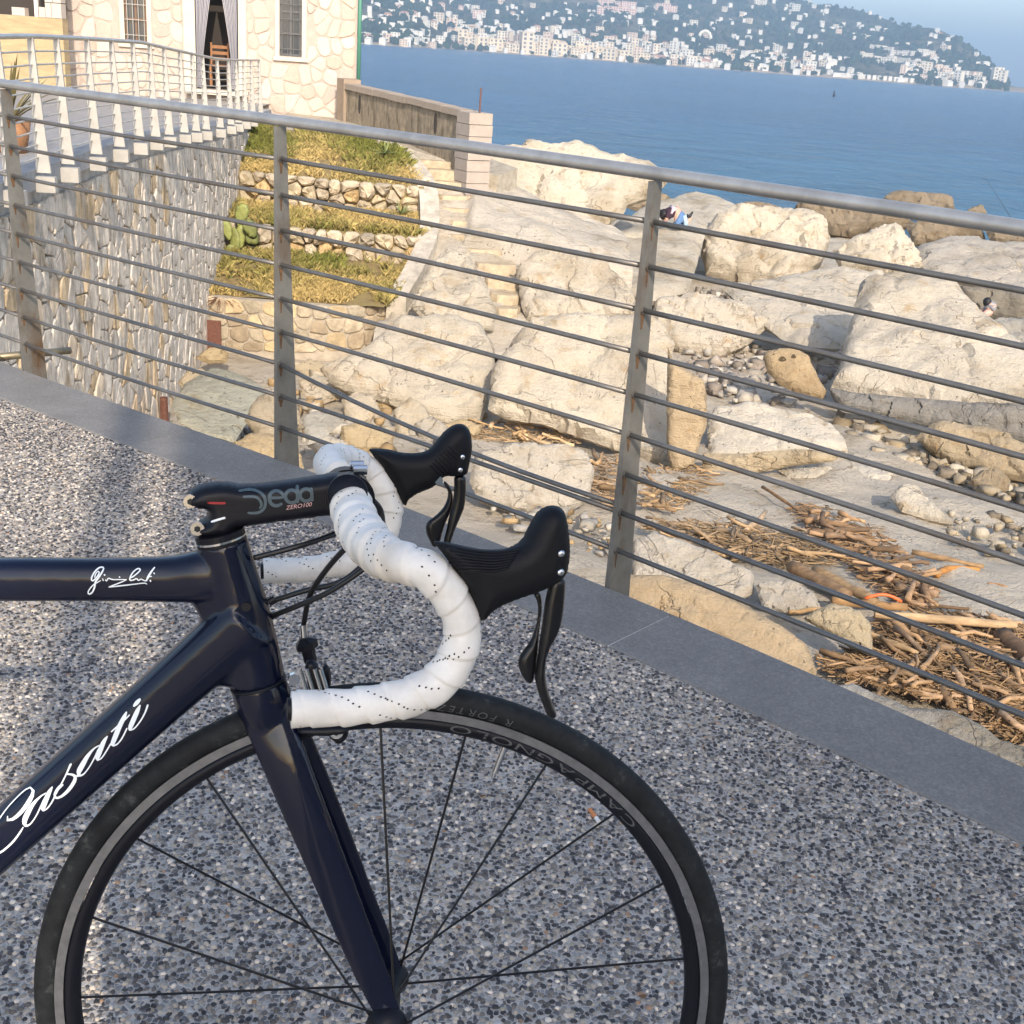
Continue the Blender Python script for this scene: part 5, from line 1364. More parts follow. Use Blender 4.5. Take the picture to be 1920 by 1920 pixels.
def piles():
    zones = [('strip of sticks behind the far brake hood', [(850, 800), (960, 792), (1100, 815), (1100, 835), (980, 832), (880, 828)], 26, 300, (1.25, 1.1, .82)),
             ('pile of sticks left of the third post', [(1095, 870), (1160, 850), (1180, 900), (1150, 960), (1100, 920)], 14, 240, (1.15, .98, .74)),
             ('pile of sticks right of the third post', [(1205, 880), (1300, 875), (1350, 895), (1300, 930), (1270, 960), (1200, 950)], 22, 320, (1.2, 1.03, .76)),
             ('long band of sticks in front of the grainy pale block', [(1195, 985), (1300, 975), (1420, 985), (1520, 1000), (1600, 1030), (1560, 1060), (1440, 1060), (1330, 1040), (1240, 1000)], 44, 800, (1.0, .88, .68)),
             ('heap of thick sticks on the pale shelf', [(1470, 950), (1540, 945), (1640, 990), (1700, 1040), (1740, 1090), (1760, 1150), (1690, 1140), (1620, 1080), (1540, 1020)], 50, 620, (.92, .74, .55)),
             ('wide dark pile of sticks beside the kerb at right', [(1530, 1240), (1620, 1215), (1660, 1160), (1800, 1150), (1920, 1170), (1990, 1250), (1990, 1430), (1880, 1380), (1780, 1320), (1640, 1290), (1560, 1265)], 105, 3000, (.98, .80, .58))]
    rs = np.random.default_rng(9); VV = []; TT = []; CC = []; nv = 0
    for zi, (where, poly, nbig, nsm, tn) in enumerate(zones):
        P = np.array(poly, float); lo, hi = P.min(0), P.max(0); k = 0
        hp = .10 if zi >= 3 else .06
        while k < nbig+nsm:
            q = lo+(hi-lo)*rs.random(2)
            if not inpoly(q[None], P)[0]: continue
            ed = polydist(q[None], P)[0]
            k += 1; h = hp*min(1, ed/35); g = ground_hit(*q, h*rs.random()+.02)
            big = k <= nbig
            L = rs.uniform(.22, .66) if big else rs.uniform(.06, .28); r = rs.uniform(.008, .026)*(1.5 if rs.random() < .15 else 1) if big else rs.uniform(.0025, .010)
            if zi == 4 and big: r *= 1.35
            if zi in (0, 1, 2): L *= .85
            a = rs.normal(-.35, .95); e = rs.normal(0, .14); d = np.array([math.cos(a)*math.cos(e), math.sin(a)*math.cos(e), math.sin(e)])
            side = np.array([-d[1], d[0], 0]); bd = rs.normal(0, .05)*L
            pts = [g+d*L*(t-.5)+side*(bd*math.sin(math.pi*t)+L*.025*rs.normal())+Z_*(r+L*.012*rs.normal()+(.02 if big else .012)*rs.random()) for t in ((0, .25, .5, .75, 1) if big else (0, .5, 1))]
            g_ = rs.random(); c = np.array(tn)*rs.uniform(.38, 1.25)*np.array([1, 1+.08*g_, 1+.32*g_])
            if big: stick(pts, r, r*rs.uniform(.5, .95), tuple(np.minimum(c, 1.6)), 'weathered driftwood stick in the '+where, where, n=7)
            else:
                V, F = tube(pts, [r, r*.9, r*.6], 4, caps=False)
                T = []
                for f in F: T += [(f[0], f[1], f[2]), (f[0], f[2], f[3])]
                VV.append(V); TT.append(np.array(T)+nv); nv += len(V); CC.append(np.repeat([np.array((.33, .25, .165))*c], len(V), 0))
    o = fastmesh('driftwood_litter', np.vstack(VV), np.vstack(TT), M['driftstuff'], colors=np.vstack(CC))
    tag(o, 'fine driftwood twigs and bark littering the stick piles', 'driftwood', kind='stuff')
piles()
# ================================================================= road bicycle
BY, BL = math.radians(4.906), math.radians(5.742)
bu = np.array([math.cos(BY), math.sin(BY), 0]); _n0 = np.array([-bu[1], bu[0], 0])
bv = math.cos(BL)*Z_ + math.sin(BL)*_n0; bn = np.cross(bv, bu)          # bn points away from the camera
if bn[1] < 0: bn = -bn
WR = .336
HUB = np.array([-.0821, .8863, 0]) + bv*WR
def rodr(k, v, a): return v*math.cos(a)+np.cross(k, v)*math.sin(a)+k*(k@v)*(1-math.cos(a))
SX = -math.cos(math.radians(73))*bu + math.sin(math.radians(73))*bv      # steering axis
bn2 = rodr(SX, bn, math.radians(10.35)); BASE = HUB-.045*bu; BW = .385/2
def A(x, y, off=0.0): return onplane(x, y, HUB-bn*off, bn)
def B(x, y, off=0.0): return onplane(x, y, BASE-bn2*off, bn2)
def scl(P): return ((np.asarray(P)-CAM)@_F)/FPX
def AB(a, b, off=0.0): return HUB+bu*a+bv*b-bn*off
M['navy'] = plain('dark navy lacquer', (.0018, .0038, .0155), .5, spec=.08, coat=.7, nscale=900, nvar=.35)
M['satin'] = plain('satin black alloy', (.006, .0065, .010), .4, spec=.25, nscale=200, nvar=.2)
M['rubber'] = plain('black hood rubber', (.0055, .0055, .007), .55, spec=.22, nscale=260, nvar=.3, bstr=.12, bdist=.0006)
M['carbon'] = plain('lever composite', (.006, .006, .007), .34, spec=.3, coat=.15)
M['chrome'] = plain('polished steel', (.62, .62, .62), .18, metal=1)
M['alloy'] = plain('brushed alloy', (.24, .24, .245), .36, metal=.8, nscale=120, nvar=.15)
M['cable'] = plain('black cable housing', (.008, .008, .009), .4)
M['spoke'] = plain('black spoke steel', (.012, .012, .013), .35, metal=.4)
M['decal_w'] = plain('white decal', (.80, .84, .86), .45); M['decal_g'] = plain('grey-blue decal', (.055, .085, .10), .5)
M['decal_r'] = plain('red decal', (.30, .015, .015), .5); M['decal_k'] = plain('black decal', (.004, .004, .005), .5); M['decal_s'] = plain('silver decal', (.075, .078, .08), .5)
def tape_mat():
    m, nt, b = newmat('white cork tape')
    n = tex(nt, 'noise', 30, wpos(nt), Detail=6, Roughness=.7); n2 = tex(nt, 'noise', 9, wpos(nt), Detail=4)
    c = ramp(nt, n.outputs[0], [(.3, (.66, .62, .56)), (.65, (.80, .765, .70))])
    f = ramp(nt, n2.outputs[0], [(.60, (0, 0, 0)), (.74, (1, 1, 1))]); c = mixc(nt, math_(nt, 'MULTIPLY', f, .55), c, (.42, .33, .22))
    nt.links.new(c, b.inputs['Base Color']); b.inputs['Roughness'].default_value = .5; b.inputs['Specular IOR Level'].default_value = .35
    n3 = tex(nt, 'noise', 210, wpos(nt), Detail=3); bump(nt, b, n3.outputs[0], .25, .0012)
    return m
M['tape'] = tape_mat()
def tyre_mat():
    m, nt, b = newmat('worn tyre rubber')
    n = tex(nt, 'noise', 46, wpos(nt), Detail=8, Roughness=.75)
    nt.links.new(ramp(nt, n.outputs[0], [(.35, (.006, .0065, .007)), (.56, (.014, .016, .017)), (.70, (.07, .072, .07))]), b.inputs['Base Color'])
    b.inputs['Roughness'].default_value = .68; b.inputs['Specular IOR Level'].default_value = .25; bump(nt, b, n.outputs[0], .2, .001); return m
M['tyre'] = tyre_mat()
bike = empty('road_bicycle', AB(-.45, -WR), 'dark navy road racing bicycle with white handlebar tape on the deck', 'bicycle')

def pxtube(pts, mp, off, hw_scale=1.0, flat=1.0, n=20, N=40, p=2.0, caps=True):
    """pts (x, y, half width px[, off]) -> swept tube"""
    Q = spline([tuple(q)+((off,) if len(q) == 3 else ()) for q in pts], N)
    P = np.array([mp(q[0], q[1], q[3]) for q in Q]); R = np.array([q[2]*scl(c)*hw_scale for q, c in zip(Q, P)])
    nn = bn if mp is A else bn2
    T = P[1]-P[0]; ref = np.cross(nn, T)
    return tube(P, R, n, R2=R*flat, ref=ref, p=p, caps=caps)
def solidify_union(pieces, voxel, smooth_it, name):
    mb = MB()
    for V, F in pieces: mb.add(V, F)
    me = bpy.data.meshes.new(name+'_raw'); me.from_pydata(mb.V, [], mb.F); me.update()
    o = bpy.data.objects.new(name+'_raw', me); COL.objects.link(o)
    r = o.modifiers.new('r', 'REMESH'); r.mode = 'VOXEL'; r.voxel_size = voxel; r.use_smooth_shade = True
    s = o.modifiers.new('s', 'SMOOTH'); s.iterations = smooth_it; s.factor = .5
    dg = bpy.context.evaluated_depsgraph_get(); ev = o.evaluated_get(dg); m2 = ev.to_mesh()
    V = np.array([tuple(v.co) for v in m2.vertices]); F = [tuple(p.vertices) for p in m2.polygons]
    ev.to_mesh_clear(); bpy.data.objects.remove(o); bpy.data.meshes.remove(me)
    return V, F
def bvh(V, F): return BVHTree.FromPolygons([Vector(v) for v in V], F)
def cast(tree, x, y, lift=.0005):
    r = norm(ray(x, y)); h = tree.ray_cast(Vector(CAM), Vector(r))
    return None if h[0] is None else np.array(h[0])-r*lift
def ribbons(name, strokes, conv, tree, m, parent, per=34, lift=.0005, label=None):
    mb = MB()
    for k, st in enumerate(strokes):
        N = per if len(st) > 3 else 12
        Q = spline([(*conv(q[0], q[1]), q[2]*conv.s) for q in st], N); T = np.gradient(Q[:, :2], axis=0); T /= np.linalg.norm(T, axis=1)[:, None]+1e-9
        Nn = np.stack([-T[:, 1], T[:, 0]], 1); rows = []
        L = lift+.00004*k
        for i in range(N):
            e = 1.0 if 0 < i < N-1 else .6
            l = cast(tree, *(Q[i, :2]+Nn[i]*Q[i, 2]/2*e), L); r = cast(tree, *(Q[i, :2]-Nn[i]*Q[i, 2]/2*e), L); rows.append((l, r))
        for (a, b), (c, d) in zip(rows[:-1], rows[1:]):
            if any(v is None for v in (a, b, c, d)): continue
            if max(np.linalg.norm(a-c), np.linalg.norm(b-d)) > .02: continue
            mb.add([a, b, d, c], [(0, 1, 2, 3)])
    o = mb.build(name, m, parent)
    if label: o['label'] = label
    return o
def conv_of(ox, oy, s):
    f = lambda x, y: (ox+x/s, oy+y/s)
    f.s = 1/s
    return f
# ---- frame
def _dt(t): return (390-t*390, 1228+t*347)
dBB = A(*_dt(2.55)); aBB = (dBB-HUB)@bu; bBB = -.065
k_ = None
P0 = A(390, 1228); P1 = A(0, 1575); d_ = P1-P0; tt = (AB(0, bBB)-P0)@bv/(d_@bv); BB = P0+d_*tt; aBB = (BB-HUB)@bu
aST, bST = aBB-.15, .43
ht = [(416, 1012, 47), (432, 1070, 49), (450, 1135, 52), (468, 1210, 53), (484, 1279, 52)]
pieces = [pxtube(ht, A, 0, flat=.92),
          pxtube([(-760, 1102, 34), (-300, 1090, 39), (0, 1086, 41), (200, 1086, 41), (320, 1085, 44), (380, 1080, 50), (432, 1080, 46)], A, 0, flat=.85, p=2.6, N=60),
          tube(np.array([P0+(BB-P0)*t for t in np.linspace(-.09, 1, 40)]), [(.0248+.004*max(0, (.14-t)/.23)**1.6) for t in np.linspace(-.09, 1, 40)], 24, ref=np.cross(bn, BB-P0), p=2.5),
          pxtube([(370, 1095, 30), (410, 1130, 46), (450, 1180, 48)], A, 0, flat=.7), pxtube([(370, 1240, 44), (425, 1238, 52), (470, 1245, 48)], A, 0, flat=.75),
          tube([AB(aBB, bBB), AB(aST, bST+.03)], .017, 20), tube([BB+bn*.04, BB-bn*.04], .023, 24)]
fV, fF = solidify_union(pieces, .0021, 16, 'frame')
frame = mesh('frame', fV, fF, M['navy'], bike, smooth=True)
ft = bvh(fV, fF)
RA = aBB-.41
for s in (-1, 1):
    mesh('chain_stay', *tube([AB(aBB, bBB, s*.018), AB(aBB-.12, bBB+.02, s*.035), AB(RA, 0, s*.06)], [.012, .010, .007], 12), M['navy'], bike, smooth=True)
    mesh('seat_stay', *tube([AB(aST+.01, bST-.04, s*.014), AB((aST+RA)/2, bST/2, s*.036), AB(RA, 0, s*.06)], [.009, .008, .007], 12), M['navy'], bike, smooth=True)
mesh('seat_post', *tube([AB(aST+.005, bST), AB(aST-.05, bST+.16)], .0136, 16), M['satin'], bike, smooth=True)
sd = [(.15, 0), (.12, .016), (.02, .03), (-.06, .06), (-.11, .068), (-.13, .04), (-.13, -.04), (-.11, -.068), (-.06, -.06), (.02, -.03), (.12, -.016)]
sc_ = AB(aST-.06, bST+.19)
V, F = inflate(np.array(sd), .012, .012, .03, .03, lambda p, h: sc_+p[:, :1]*bu-p[:, 1:]*bn+h[:, None]*bv); mesh('saddle', V, F, M['rubber'], bike, smooth=True)
# headset rings
hc = A(413, 1004); ax = norm(A(416, 1012)-A(484, 1279))
hs = mesh('headset', *disc_solid(hc-ax*.006, ax, .0215, .010, 28), M['satin'], bike, smooth=False)
mesh('headset_ring', *disc_solid(hc-ax*.003, ax, .0222, .0018, 28), M['chrome'], hs)
P = A(460, 1140, .0); q = cast(ft, 462, 1137); V, F = disc_solid(q, -bn, .0042, .002, 14); mesh('cable_stop_bolt', V, F, M['satin'], frame)
# crown seam
mb = [cast(ft, x, y, .0004) for x, y in ((432, 1291), (450, 1290), (470, 1286), (490, 1281), (512, 1273), (530, 1263))]
# ---- fork
blade = [(486, 1284, 53, .0), (505, 1350, 49, .010), (535, 1430, 45, .020), (575, 1530, 42, .025), (620, 1640, 38, .027), (660, 1740, 35, .028), (700, 1835, 31, .030), (732, 1910, 24, .032)]
V1, F1 = pxtube(blade, A, 0, flat=.36, n=18, N=40)
V2 = V1 + bn*0
off = -((V1-HUB)@bn); V2 = V1+bn[None]*(2*off)[:, None]
crown = pxtube([(482, 1278, 51), (494, 1316, 52), (506, 1352, 44)], A, 0, flat=.95)
F2 = [f[::-1] for f in F1]
V, F = solidify_union([(V1, F1), (V2, F2), crown], .0021, 4, 'fork'); fork = mesh('fork', V, F, M['navy'], bike, smooth=True)
seam = pxtube([(483.5, 1277.3, 52.6), (484.5, 1281, 52.9)], A, 0, flat=.965, n=30, N=3); mesh('crown_seam', *seam, M['satin'], fork, smooth=True)
# ---- wheels
def lathe(c, prof, n=120, closed=True):
    V = []; F = []; k = len(prof)
    for i in range(n):
        a = 2*math.pi*i/n; d = bu*math.cos(a)+bv*math.sin(a)
        for r, o_ in prof: V.append(c+d*r-bn*o_)
    for i in range(n):
        for j in range(k if closed else k-1):
            a = i*k+j; b = i*k+(j+1) % k; c2 = ((i+1) % n)*k+(j+1) % k; d2 = ((i+1) % n)*k+j; F.append((a, d2, c2, b))
    return V, F
def wheel(c, front):
    w_ = empty('front_wheel' if front else 'rear_wheel', (0, 0, 0)); w_.parent = bike; w_.location = Vector(c)-bike.location
    prof = [(.3242+.0121*math.cos(q), .0121*math.sin(q)) for q in np.linspace(0, 2*math.pi, 22, endpoint=False)]
    mesh('tyre', *lathe(c, prof, 160), M['tyre'], w_, smooth=True)
    rim = mesh('rim', *lathe(c, [(.3058, .0093), (.300, .0088), (.2945, .0060), (.2925, 0), (.2945, -.0060), (.300, -.0088), (.3058, -.0093)], 160), M['satin'], w_, smooth=True)
    for s in (1, -1): mesh('brake_track', *lathe(c, [(.3150, s*.0100), (.3068, s*.0096), (.3068, s*.0085), (.3150, s*.0085)], 160), M['alloy'], w_)
    hub = mesh('hub', *lathe(c, [(.012, -.045), (.02, -.036), (.019, -.030), (.012, -.02), (.012, .02), (.019, .030), (.02, .036), (.012, .045), (.004, .05), (.004, -.05)], 28), M['satin'], w_, smooth=True)
    if front:
        px_ = [(1285, 1797), (1245, 1655), (1150, 1527), (1025, 1432), (875, 1372), (713, 1358), (393, 1465), (268, 1580), (180, 1722), (140, 1870)]
        an = []
        for x, y in px_:
            Q = A(x, y, 0)-HUB; an.append(math.atan2(Q@bv, Q@bu))
        an.insert(6, (an[5]+an[6])/2)
        st = (an[-1]-an[0])/(len(an)-1); m_ = max(1, round((2*math.pi-(an[-1]-an[0]))/st)); g = (2*math.pi-(an[-1]-an[0]))/m_
        an += [an[-1]+g*i for i in range(1, m_)]
    else: an = [2*math.pi*i/20 for i in range(20)]
    for i, a in enumerate(an):
        d = bu*math.cos(a)+bv*math.sin(a); s = 1 if i % 2 else -1
        cr_ = a+(.9 if (i//2) % 2 else -.9)*0.5; dh = bu*math.cos(cr_)+bv*math.sin(cr_)
        mesh('spoke', *tube([c+dh*.018-bn*s*.033, c+d*.2945], .00125, 6), M['spoke'], w_)
    if front:
        a0 = A(948, 1396); a1 = A(924, 1458); vd = norm(a1-a0)
        vs = mesh('valve_stem', *tube([a0-vd*.004, a1-vd*.006, a1-vd*.0055, a1], [.003, .003, .0018, .0016], 12), M['chrome'], w_)
    return w_, rim
fw, frim = wheel(HUB, True)
wheel(AB(RA, 0), False)
mesh('axle', *tube([HUB+bn*.056, HUB-bn*.060], .0075, 14), M['chrome'], fork)
mesh('chainring', *lathe(BB+bn*.045, [(.10, .003), (.085, .003), (.085, -.003), (.10, -.003)], 60), M['satin'], bike)
mesh('crank_arm', *tube([BB+bn*.055, BB+bn*.06-bu*.12-bv*.12], .011, 10), M['satin'], bike); mesh('crank_arm', *tube([BB-bn*.055, BB-bn*.06+bu*.12+bv*.12], .011, 10), M['satin'], bike)
# ---- lettering helper with the built-in font
def glyphs(txt):
    cu = bpy.data.curves.new('t', 'FONT'); cu.body = txt; cu.size = 1; cu.resolution_u = 3
    o = bpy.data.objects.new('t', cu); COL.objects.link(o); dg = bpy.context.evaluated_depsgraph_get(); dg.update()
    me = o.evaluated_get(dg).to_mesh(); V = np.array([tuple(v.co) for v in me.vertices]).reshape(-1, 3); F = [tuple(p.vertices) for p in me.polygons]
    o.evaluated_get(dg).to_mesh_clear(); bpy.data.objects.remove(o); bpy.data.curves.remove(cu); return V, F
def arc_text(txt, a0, r, size, off, m, parent, name, adv, wide=1.0, slope=0.0):
    """upside-down text running counter-clockwise round the wheel, tops towards the hub"""
    mb = MB(); s = 0.0
    for ch in txt:
        if ch == ' ': s += adv*.6; continue
        V, F = glyphs(ch)
        x0 = V[:, 0].min(); wd = (V[:, 0].max()-x0)*size*wide; W3 = []
        for v in V:
            a = a0+(s+(v[0]-x0)*size*wide+.18*v[1]*size)/r; rr = r-v[1]*size; d = bu*math.cos(a)+bv*math.sin(a); W3.append(HUB+d*rr-bn*(off(rr) if callable(off) else off))
        mb.add(W3, F); s += wd+adv*.28
    o = mb.build(name, m, parent); return o
def ang(x, y, o_=0): 
    Q = A(x, y, o_)-HUB; return math.atan2(Q@bv, Q@bu)
to = lambda r: math.sqrt(max(0, .0121**2-(r-.3242)**2))+.0005
arc_text('R FORTEZZA', ang(962, 1352, .01), .3245, .0105, to, M['decal_s'], fw, 'tyre_lettering', .011, 1.15)
ro = lambda r: .0092+.0005 if r > .300 else .0088+(r-.300)*.51+.0006
arc_text('CAMPAGNOLO', ang(1192, 1548, .009), .3048, .0105, ro, M['decal_s'], frim, 'rim_lettering', .016, 2.6)
# ---- stem and bar clamp
st_out = [(346, 938), (352, 920), (374, 906), (420, 901), (458, 908), (540, 899), (612, 888), (640, 884), (664, 890), (682, 912), (686, 942), (672, 964), (628, 964), (560, 972), (470, 984), (442, 988), (440, 1000), (416, 1006), (378, 1006), (362, 994), (366, 980), (384, 972), (390, 960), (386, 952), (366, 953), (350, 948)]
q = np.array([B(x, y) for x, y in st_out]); c0 = B(520, 945); e1 = norm(np.cross(bn2, Z_)); e1 = e1 if e1@bu > 0 else -e1; e2 = np.cross(e1, bn2); e2 = e2 if e2[2] > 0 else -e2
uv = np.stack([(q-c0)@e1, (q-c0)@e2], 1)
sV, sF = inflate(uv, .0022, .019, .019, .010, lambda p, h: c0+p[:, :1]*e1+p[:, 1:]*e2-h[:, None]*bn2, 1)
stem = mesh('stem', sV, sF, M['satin'], bike, smooth=True); stt = bvh(sV, sF)
cl = B(652, 927)
for o_ in (.0125, -.0125): mesh('faceplate', *tube([cl-bn2*(o_-.0085), cl-bn2*(o_+.0085)], .0215, 28), M['satin'], stem, smooth=False)
for x, y, o_ in ((656, 873, -.012), (662, 881, .012)): mesh('faceplate_bolt', *disc_solid(B(x, y, o_), e1, .0045, .012, 12), M['chrome'], stem)
for x, y in ((357, 939), (370, 990)):
    p = B(x, y, .012); V, F = disc_solid(p, -bn2, .0058, .004, 18); b_ = mesh('clamp_bolt', V, F, M['chrome'], stem)
    V, F = disc_solid(p-bn2*.0041, -bn2, .0028, .0004, 6); mesh('hex_socket', V, F, M['decal_k'], b_)
cv = conv_of(340, 890, 6.857)
circ = lambda cx, cy, r, w_: [(cx+r*math.cos(t), cy+r*math.sin(t), w_) for t in np.linspace(0, 2*math.pi, 14)]
ribbons('stem_lettering', [[(735, 210, 30), (850, 190, 34), (950, 200, 36), (1040, 250, 38), (1080, 330, 40), (1070, 420, 38), (1010, 480, 36), (920, 495, 34), (850, 490, 28)], [(790, 285, 30), (880, 280, 32), (960, 290, 34), (1010, 330, 34), (1030, 390, 34), (1005, 440, 20)],
        [(1140, 300, 36), (1300, 290, 36), (1290, 235, 40), (1220, 205, 40), (1150, 240, 44), (1132, 310, 46), (1160, 378, 46), (1230, 400, 42), (1300, 370, 36)], circ(1420, 280, 82, 44), [(1490, 130, 44), (1493, 250, 44), (1495, 365, 44)], circ(1605, 262, 78, 44), [(1668, 165, 40), (1676, 250, 42), (1682, 345, 42)]], cv, stt, M['decal_g'], stem, lift=.0006)
ribbons('stem_stripe', [[(335, 362, 26), (450, 366, 30), (570, 366, 30)]], cv, stt, M['decal_r'], stem)
ribbons('stem_stripe', [[(380, 608, 26), (470, 580, 28), (566, 552, 28)], [(340, 805, 14), (480, 790, 18), (610, 755, 18)]], cv, stt, M['decal_w'], stem)
def flat_text(txt, x0, y0, x1, y1, hpx, tree, m, parent, name, shear=.35, lift=.0009):
    V, F = glyphs(txt); L = V[:, 0].max(); d = np.array((x1-x0, y1-y0), float); Ln = np.linalg.norm(d); d /= Ln; u = np.array((d[1], -d[0])); W3 = []
    for v in V:
        t = v[0]/L*Ln; h = v[1]/.7*hpx; p = np.array((x0, y0))+d*(t+shear*h)+u*h; c = cast(tree, p[0], p[1], lift)
        if c is None: return
        W3.append(c)
    mesh(name, W3, F, m, parent)
flat_text('ZERO100', 536, 956, 584, 949, 7.5, stt, plain('pale pink decal', (.62, .38, .36), .5), stem, 'stem_size_lettering')
# ---- frame lettering
cs = conv_of(0, 1290, 6.0)
ribbons('down_tube_lettering', [
    [(85, 1440, 14), (72, 1475, 30), (110, 1490, 26), (180, 1450, 38), (260, 1370, 44), (330, 1270, 50), (368, 1190, 38), (370, 1135, 26), (335, 1118, 16), (270, 1155, 14), (170, 1250, 12), (80, 1350, 12), (0, 1460, 14), (-60, 1560, 24), (-80, 1680, 40), (-70, 1800, 36), (-20, 1860, 24), (60, 1810, 22), (150, 1725, 22), (215, 1640, 20), (262, 1565, 18)],
    [(520, 1180, 14), (450, 1225, 18), (370, 1310, 40), (305, 1420, 58), (275, 1500, 54), (290, 1550, 30), (340, 1530, 16), (400, 1450, 14), (460, 1330, 16), (500, 1240, 18)], [(590, 1110, 14), (555, 1170, 44), (520, 1250, 54), (490, 1330, 52), (475, 1378, 30)], [(478, 1382, 22), (530, 1355, 16), (580, 1290, 16), (620, 1210, 16)],
    [(615, 1215, 16), (650, 1150, 18), (700, 1060, 16), (750, 960, 18), (790, 870, 24), (805, 852, 20)], [(745, 968, 16), (800, 972, 24), (840, 990, 34), (842, 1035, 40), (800, 1110, 40), (740, 1180, 34), (680, 1225, 26), (632, 1236, 26), (615, 1205, 26), (640, 1150, 32), (680, 1105, 34), (712, 1085, 20)], [(845, 990, 18), (890, 990, 20)],
    [(1130, 640, 14), (1060, 680, 18), (990, 760, 40), (925, 870, 58), (888, 940, 54), (895, 985, 30), (945, 965, 16), (1010, 880, 14), (1070, 770, 16), (1110, 680, 18)], [(1210, 540, 14), (1170, 600, 44), (1135, 680, 54), (1105, 760, 52), (1085, 808, 30)], [(1088, 814, 22), (1140, 790, 16), (1190, 720, 16), (1250, 620, 16)],
    [(1425, 265, 16), (1395, 330, 44), (1345, 430, 54), (1300, 540, 56), (1268, 620, 48), (1262, 652, 24)], [(1265, 652, 22), (1320, 630, 16), (1375, 560, 16), (1430, 450, 16)], [(1250, 495, 16), (1300, 450, 18), (1390, 370, 18), (1460, 300, 14)],
    [(1578, 190, 14), (1545, 260, 48), (1505, 350, 54), (1470, 430, 50), (1453, 472, 26)], [(1450, 474, 22), (1510, 455, 16), (1580, 370, 16), (1630, 280, 18), (1665, 185, 22)], [(1500, 208, 20), (1540, 165, 46), (1580, 120, 24)]],
    cs, ft, M['decal_w'], frame, lift=.0006)
cg = conv_of(150, 1050, 12.0)
ribbons('top_tube_signature', [[(470, 460, 24), (380, 510, 24), (300, 560, 26), (220, 650, 26), (180, 730, 30), (210, 770, 34), (280, 720, 36), (330, 600, 40), (345, 500, 40), (400, 420, 40), (480, 300, 40), (530, 200, 34), (510, 160, 34), (420, 180, 34), (320, 280, 34), (262, 400, 34), (270, 470, 34), (340, 430, 30), (430, 300, 30), (410, 250, 24), (350, 310, 24), (330, 400, 24)],
    [(505, 415, 26), (528, 472, 26)], [(545, 320, 36), (562, 352, 34)], [(570, 440, 26), (600, 470, 26), (640, 410, 26), (700, 430, 26), (760, 440, 26), (860, 440, 24), (1050, 440, 20)], [(880, 372, 28), (900, 398, 26)], [(1050, 445, 18), (900, 510, 26), (640, 612, 26)], [(640, 612, 20), (900, 582, 30), (1200, 547, 26), (1440, 520, 24), (1512, 546, 22)],
    [(1150, 400, 30), (1240, 340, 30), (1340, 250, 30), (1352, 205, 30), (1290, 198, 30), (1190, 280, 30), (1130, 390, 34), (1130, 455, 34), (1200, 450, 26), (1270, 420, 28), (1320, 460, 28), (1370, 430, 26), (1440, 460, 26), (1490, 470, 34)], [(1685, 158, 28), (1600, 270, 44), (1530, 390, 50), (1490, 475, 30)], [(1520, 385, 24), (1620, 365, 24)], [(1578, 445, 34), (1592, 492, 30)], [(1655, 288, 28), (1680, 312, 26)]],
    cg, ft, M['decal_w'], frame, lift=.0006, per=60)
# ---- handlebar: bare bar, tape, perforations
def bar(pts, name, side):
    Q = spline(pts, 260); P = np.array([B(q[0], q[1], q[3]) for q in Q]); R = np.array([q[2]*scl(c)*.95 for q, c in zip(Q, P)])
    s = np.r_[0, np.cumsum(np.linalg.norm(np.diff(P, axis=0), axis=1))]; pitch = .0215
    def mod(i, th):
        ph = (s[i]/pitch - side*th/(2*math.pi)) % 1.0
        wr = .012*np.sin(th*3+s[i]*90)+.010*np.sin(th*5-s[i]*160)
        fold = .03*np.sin(th*2+s[i]*310)*np.sin(s[i]*75+th)
        return .945+.105*np.where(ph < .90, ph/.90, (1-ph)/.10)+wr+fold*.5
    V, F = tube(P, R, 40, mod=mod, ref=np.cross(bn2, P[1]-P[0])+.01*bn2)
    o = mesh(name, V, F, M['tape'], bike, smooth=True); o['label'] = 'white perforated tape on the %s drop' % ('near' if side > 0 else 'far')
    tr = bvh(V, F); mb = MB(); rs = random.Random(2 if side > 0 else 3); T, N, Bb = frames(P, None)
    for k in range(int(s[-1]/pitch*3.2)):
        sc = k*pitch/3.2+rs.uniform(0, .004); th0 = rs.uniform(0, 6.28)
        for j in range(4):
            ss = sc+j*.0042; th = th0+j*.20; i = int(np.searchsorted(s, ss))
            if i >= len(P)-2: continue
            d = N[i]*math.cos(th)+Bb[i]*math.sin(th); h = tr.ray_cast(Vector(P[i]+d*.05), Vector(-d))
            if h[0] is None: continue
            c = np.array(h[0])+d*.00015; a = norm(np.cross(d, T[i])); b = np.cross(d, a); r = .00078
            mb.add([c+a*r*math.cos(t)+b*r*math.sin(t)*1.3 for t in np.linspace(0, 2*math.pi, 6, endpoint=False)], [tuple(range(6))])
    mb.build('perforations', M['decal_k'], o)['kind'] = 'stuff'
    mesh('bar_plug', *disc_solid(P[-1], norm(P[-1]-P[-4]), R[-1]*.62, .003, 24), M['satin'], o)
    return tr
bare = mesh('handlebar', *tube([B(652, 927, o_) for o_ in (-.062, -.05, .05, .062)], [.0165, .0172, .0172, .0165], 28), M['satin'], bike, smooth=True)
nb = bar([(657, 944, 42, .052), (668, 978, 44, .082), (692, 1018, 46, .125), (725, 1046, 44, .160), (765, 1058, 41, .182), (805, 1074, 40, BW), (838, 1108, 39, BW), (860, 1150, 38, BW), (867, 1190, 38, BW), (855, 1235, 39, BW), (822, 1277, 40, BW), (775, 1304, 40, BW), (715, 1318, 38, BW), (630, 1327, 37, BW), (546, 1330, 37, BW)], 'bar_tape', 1)
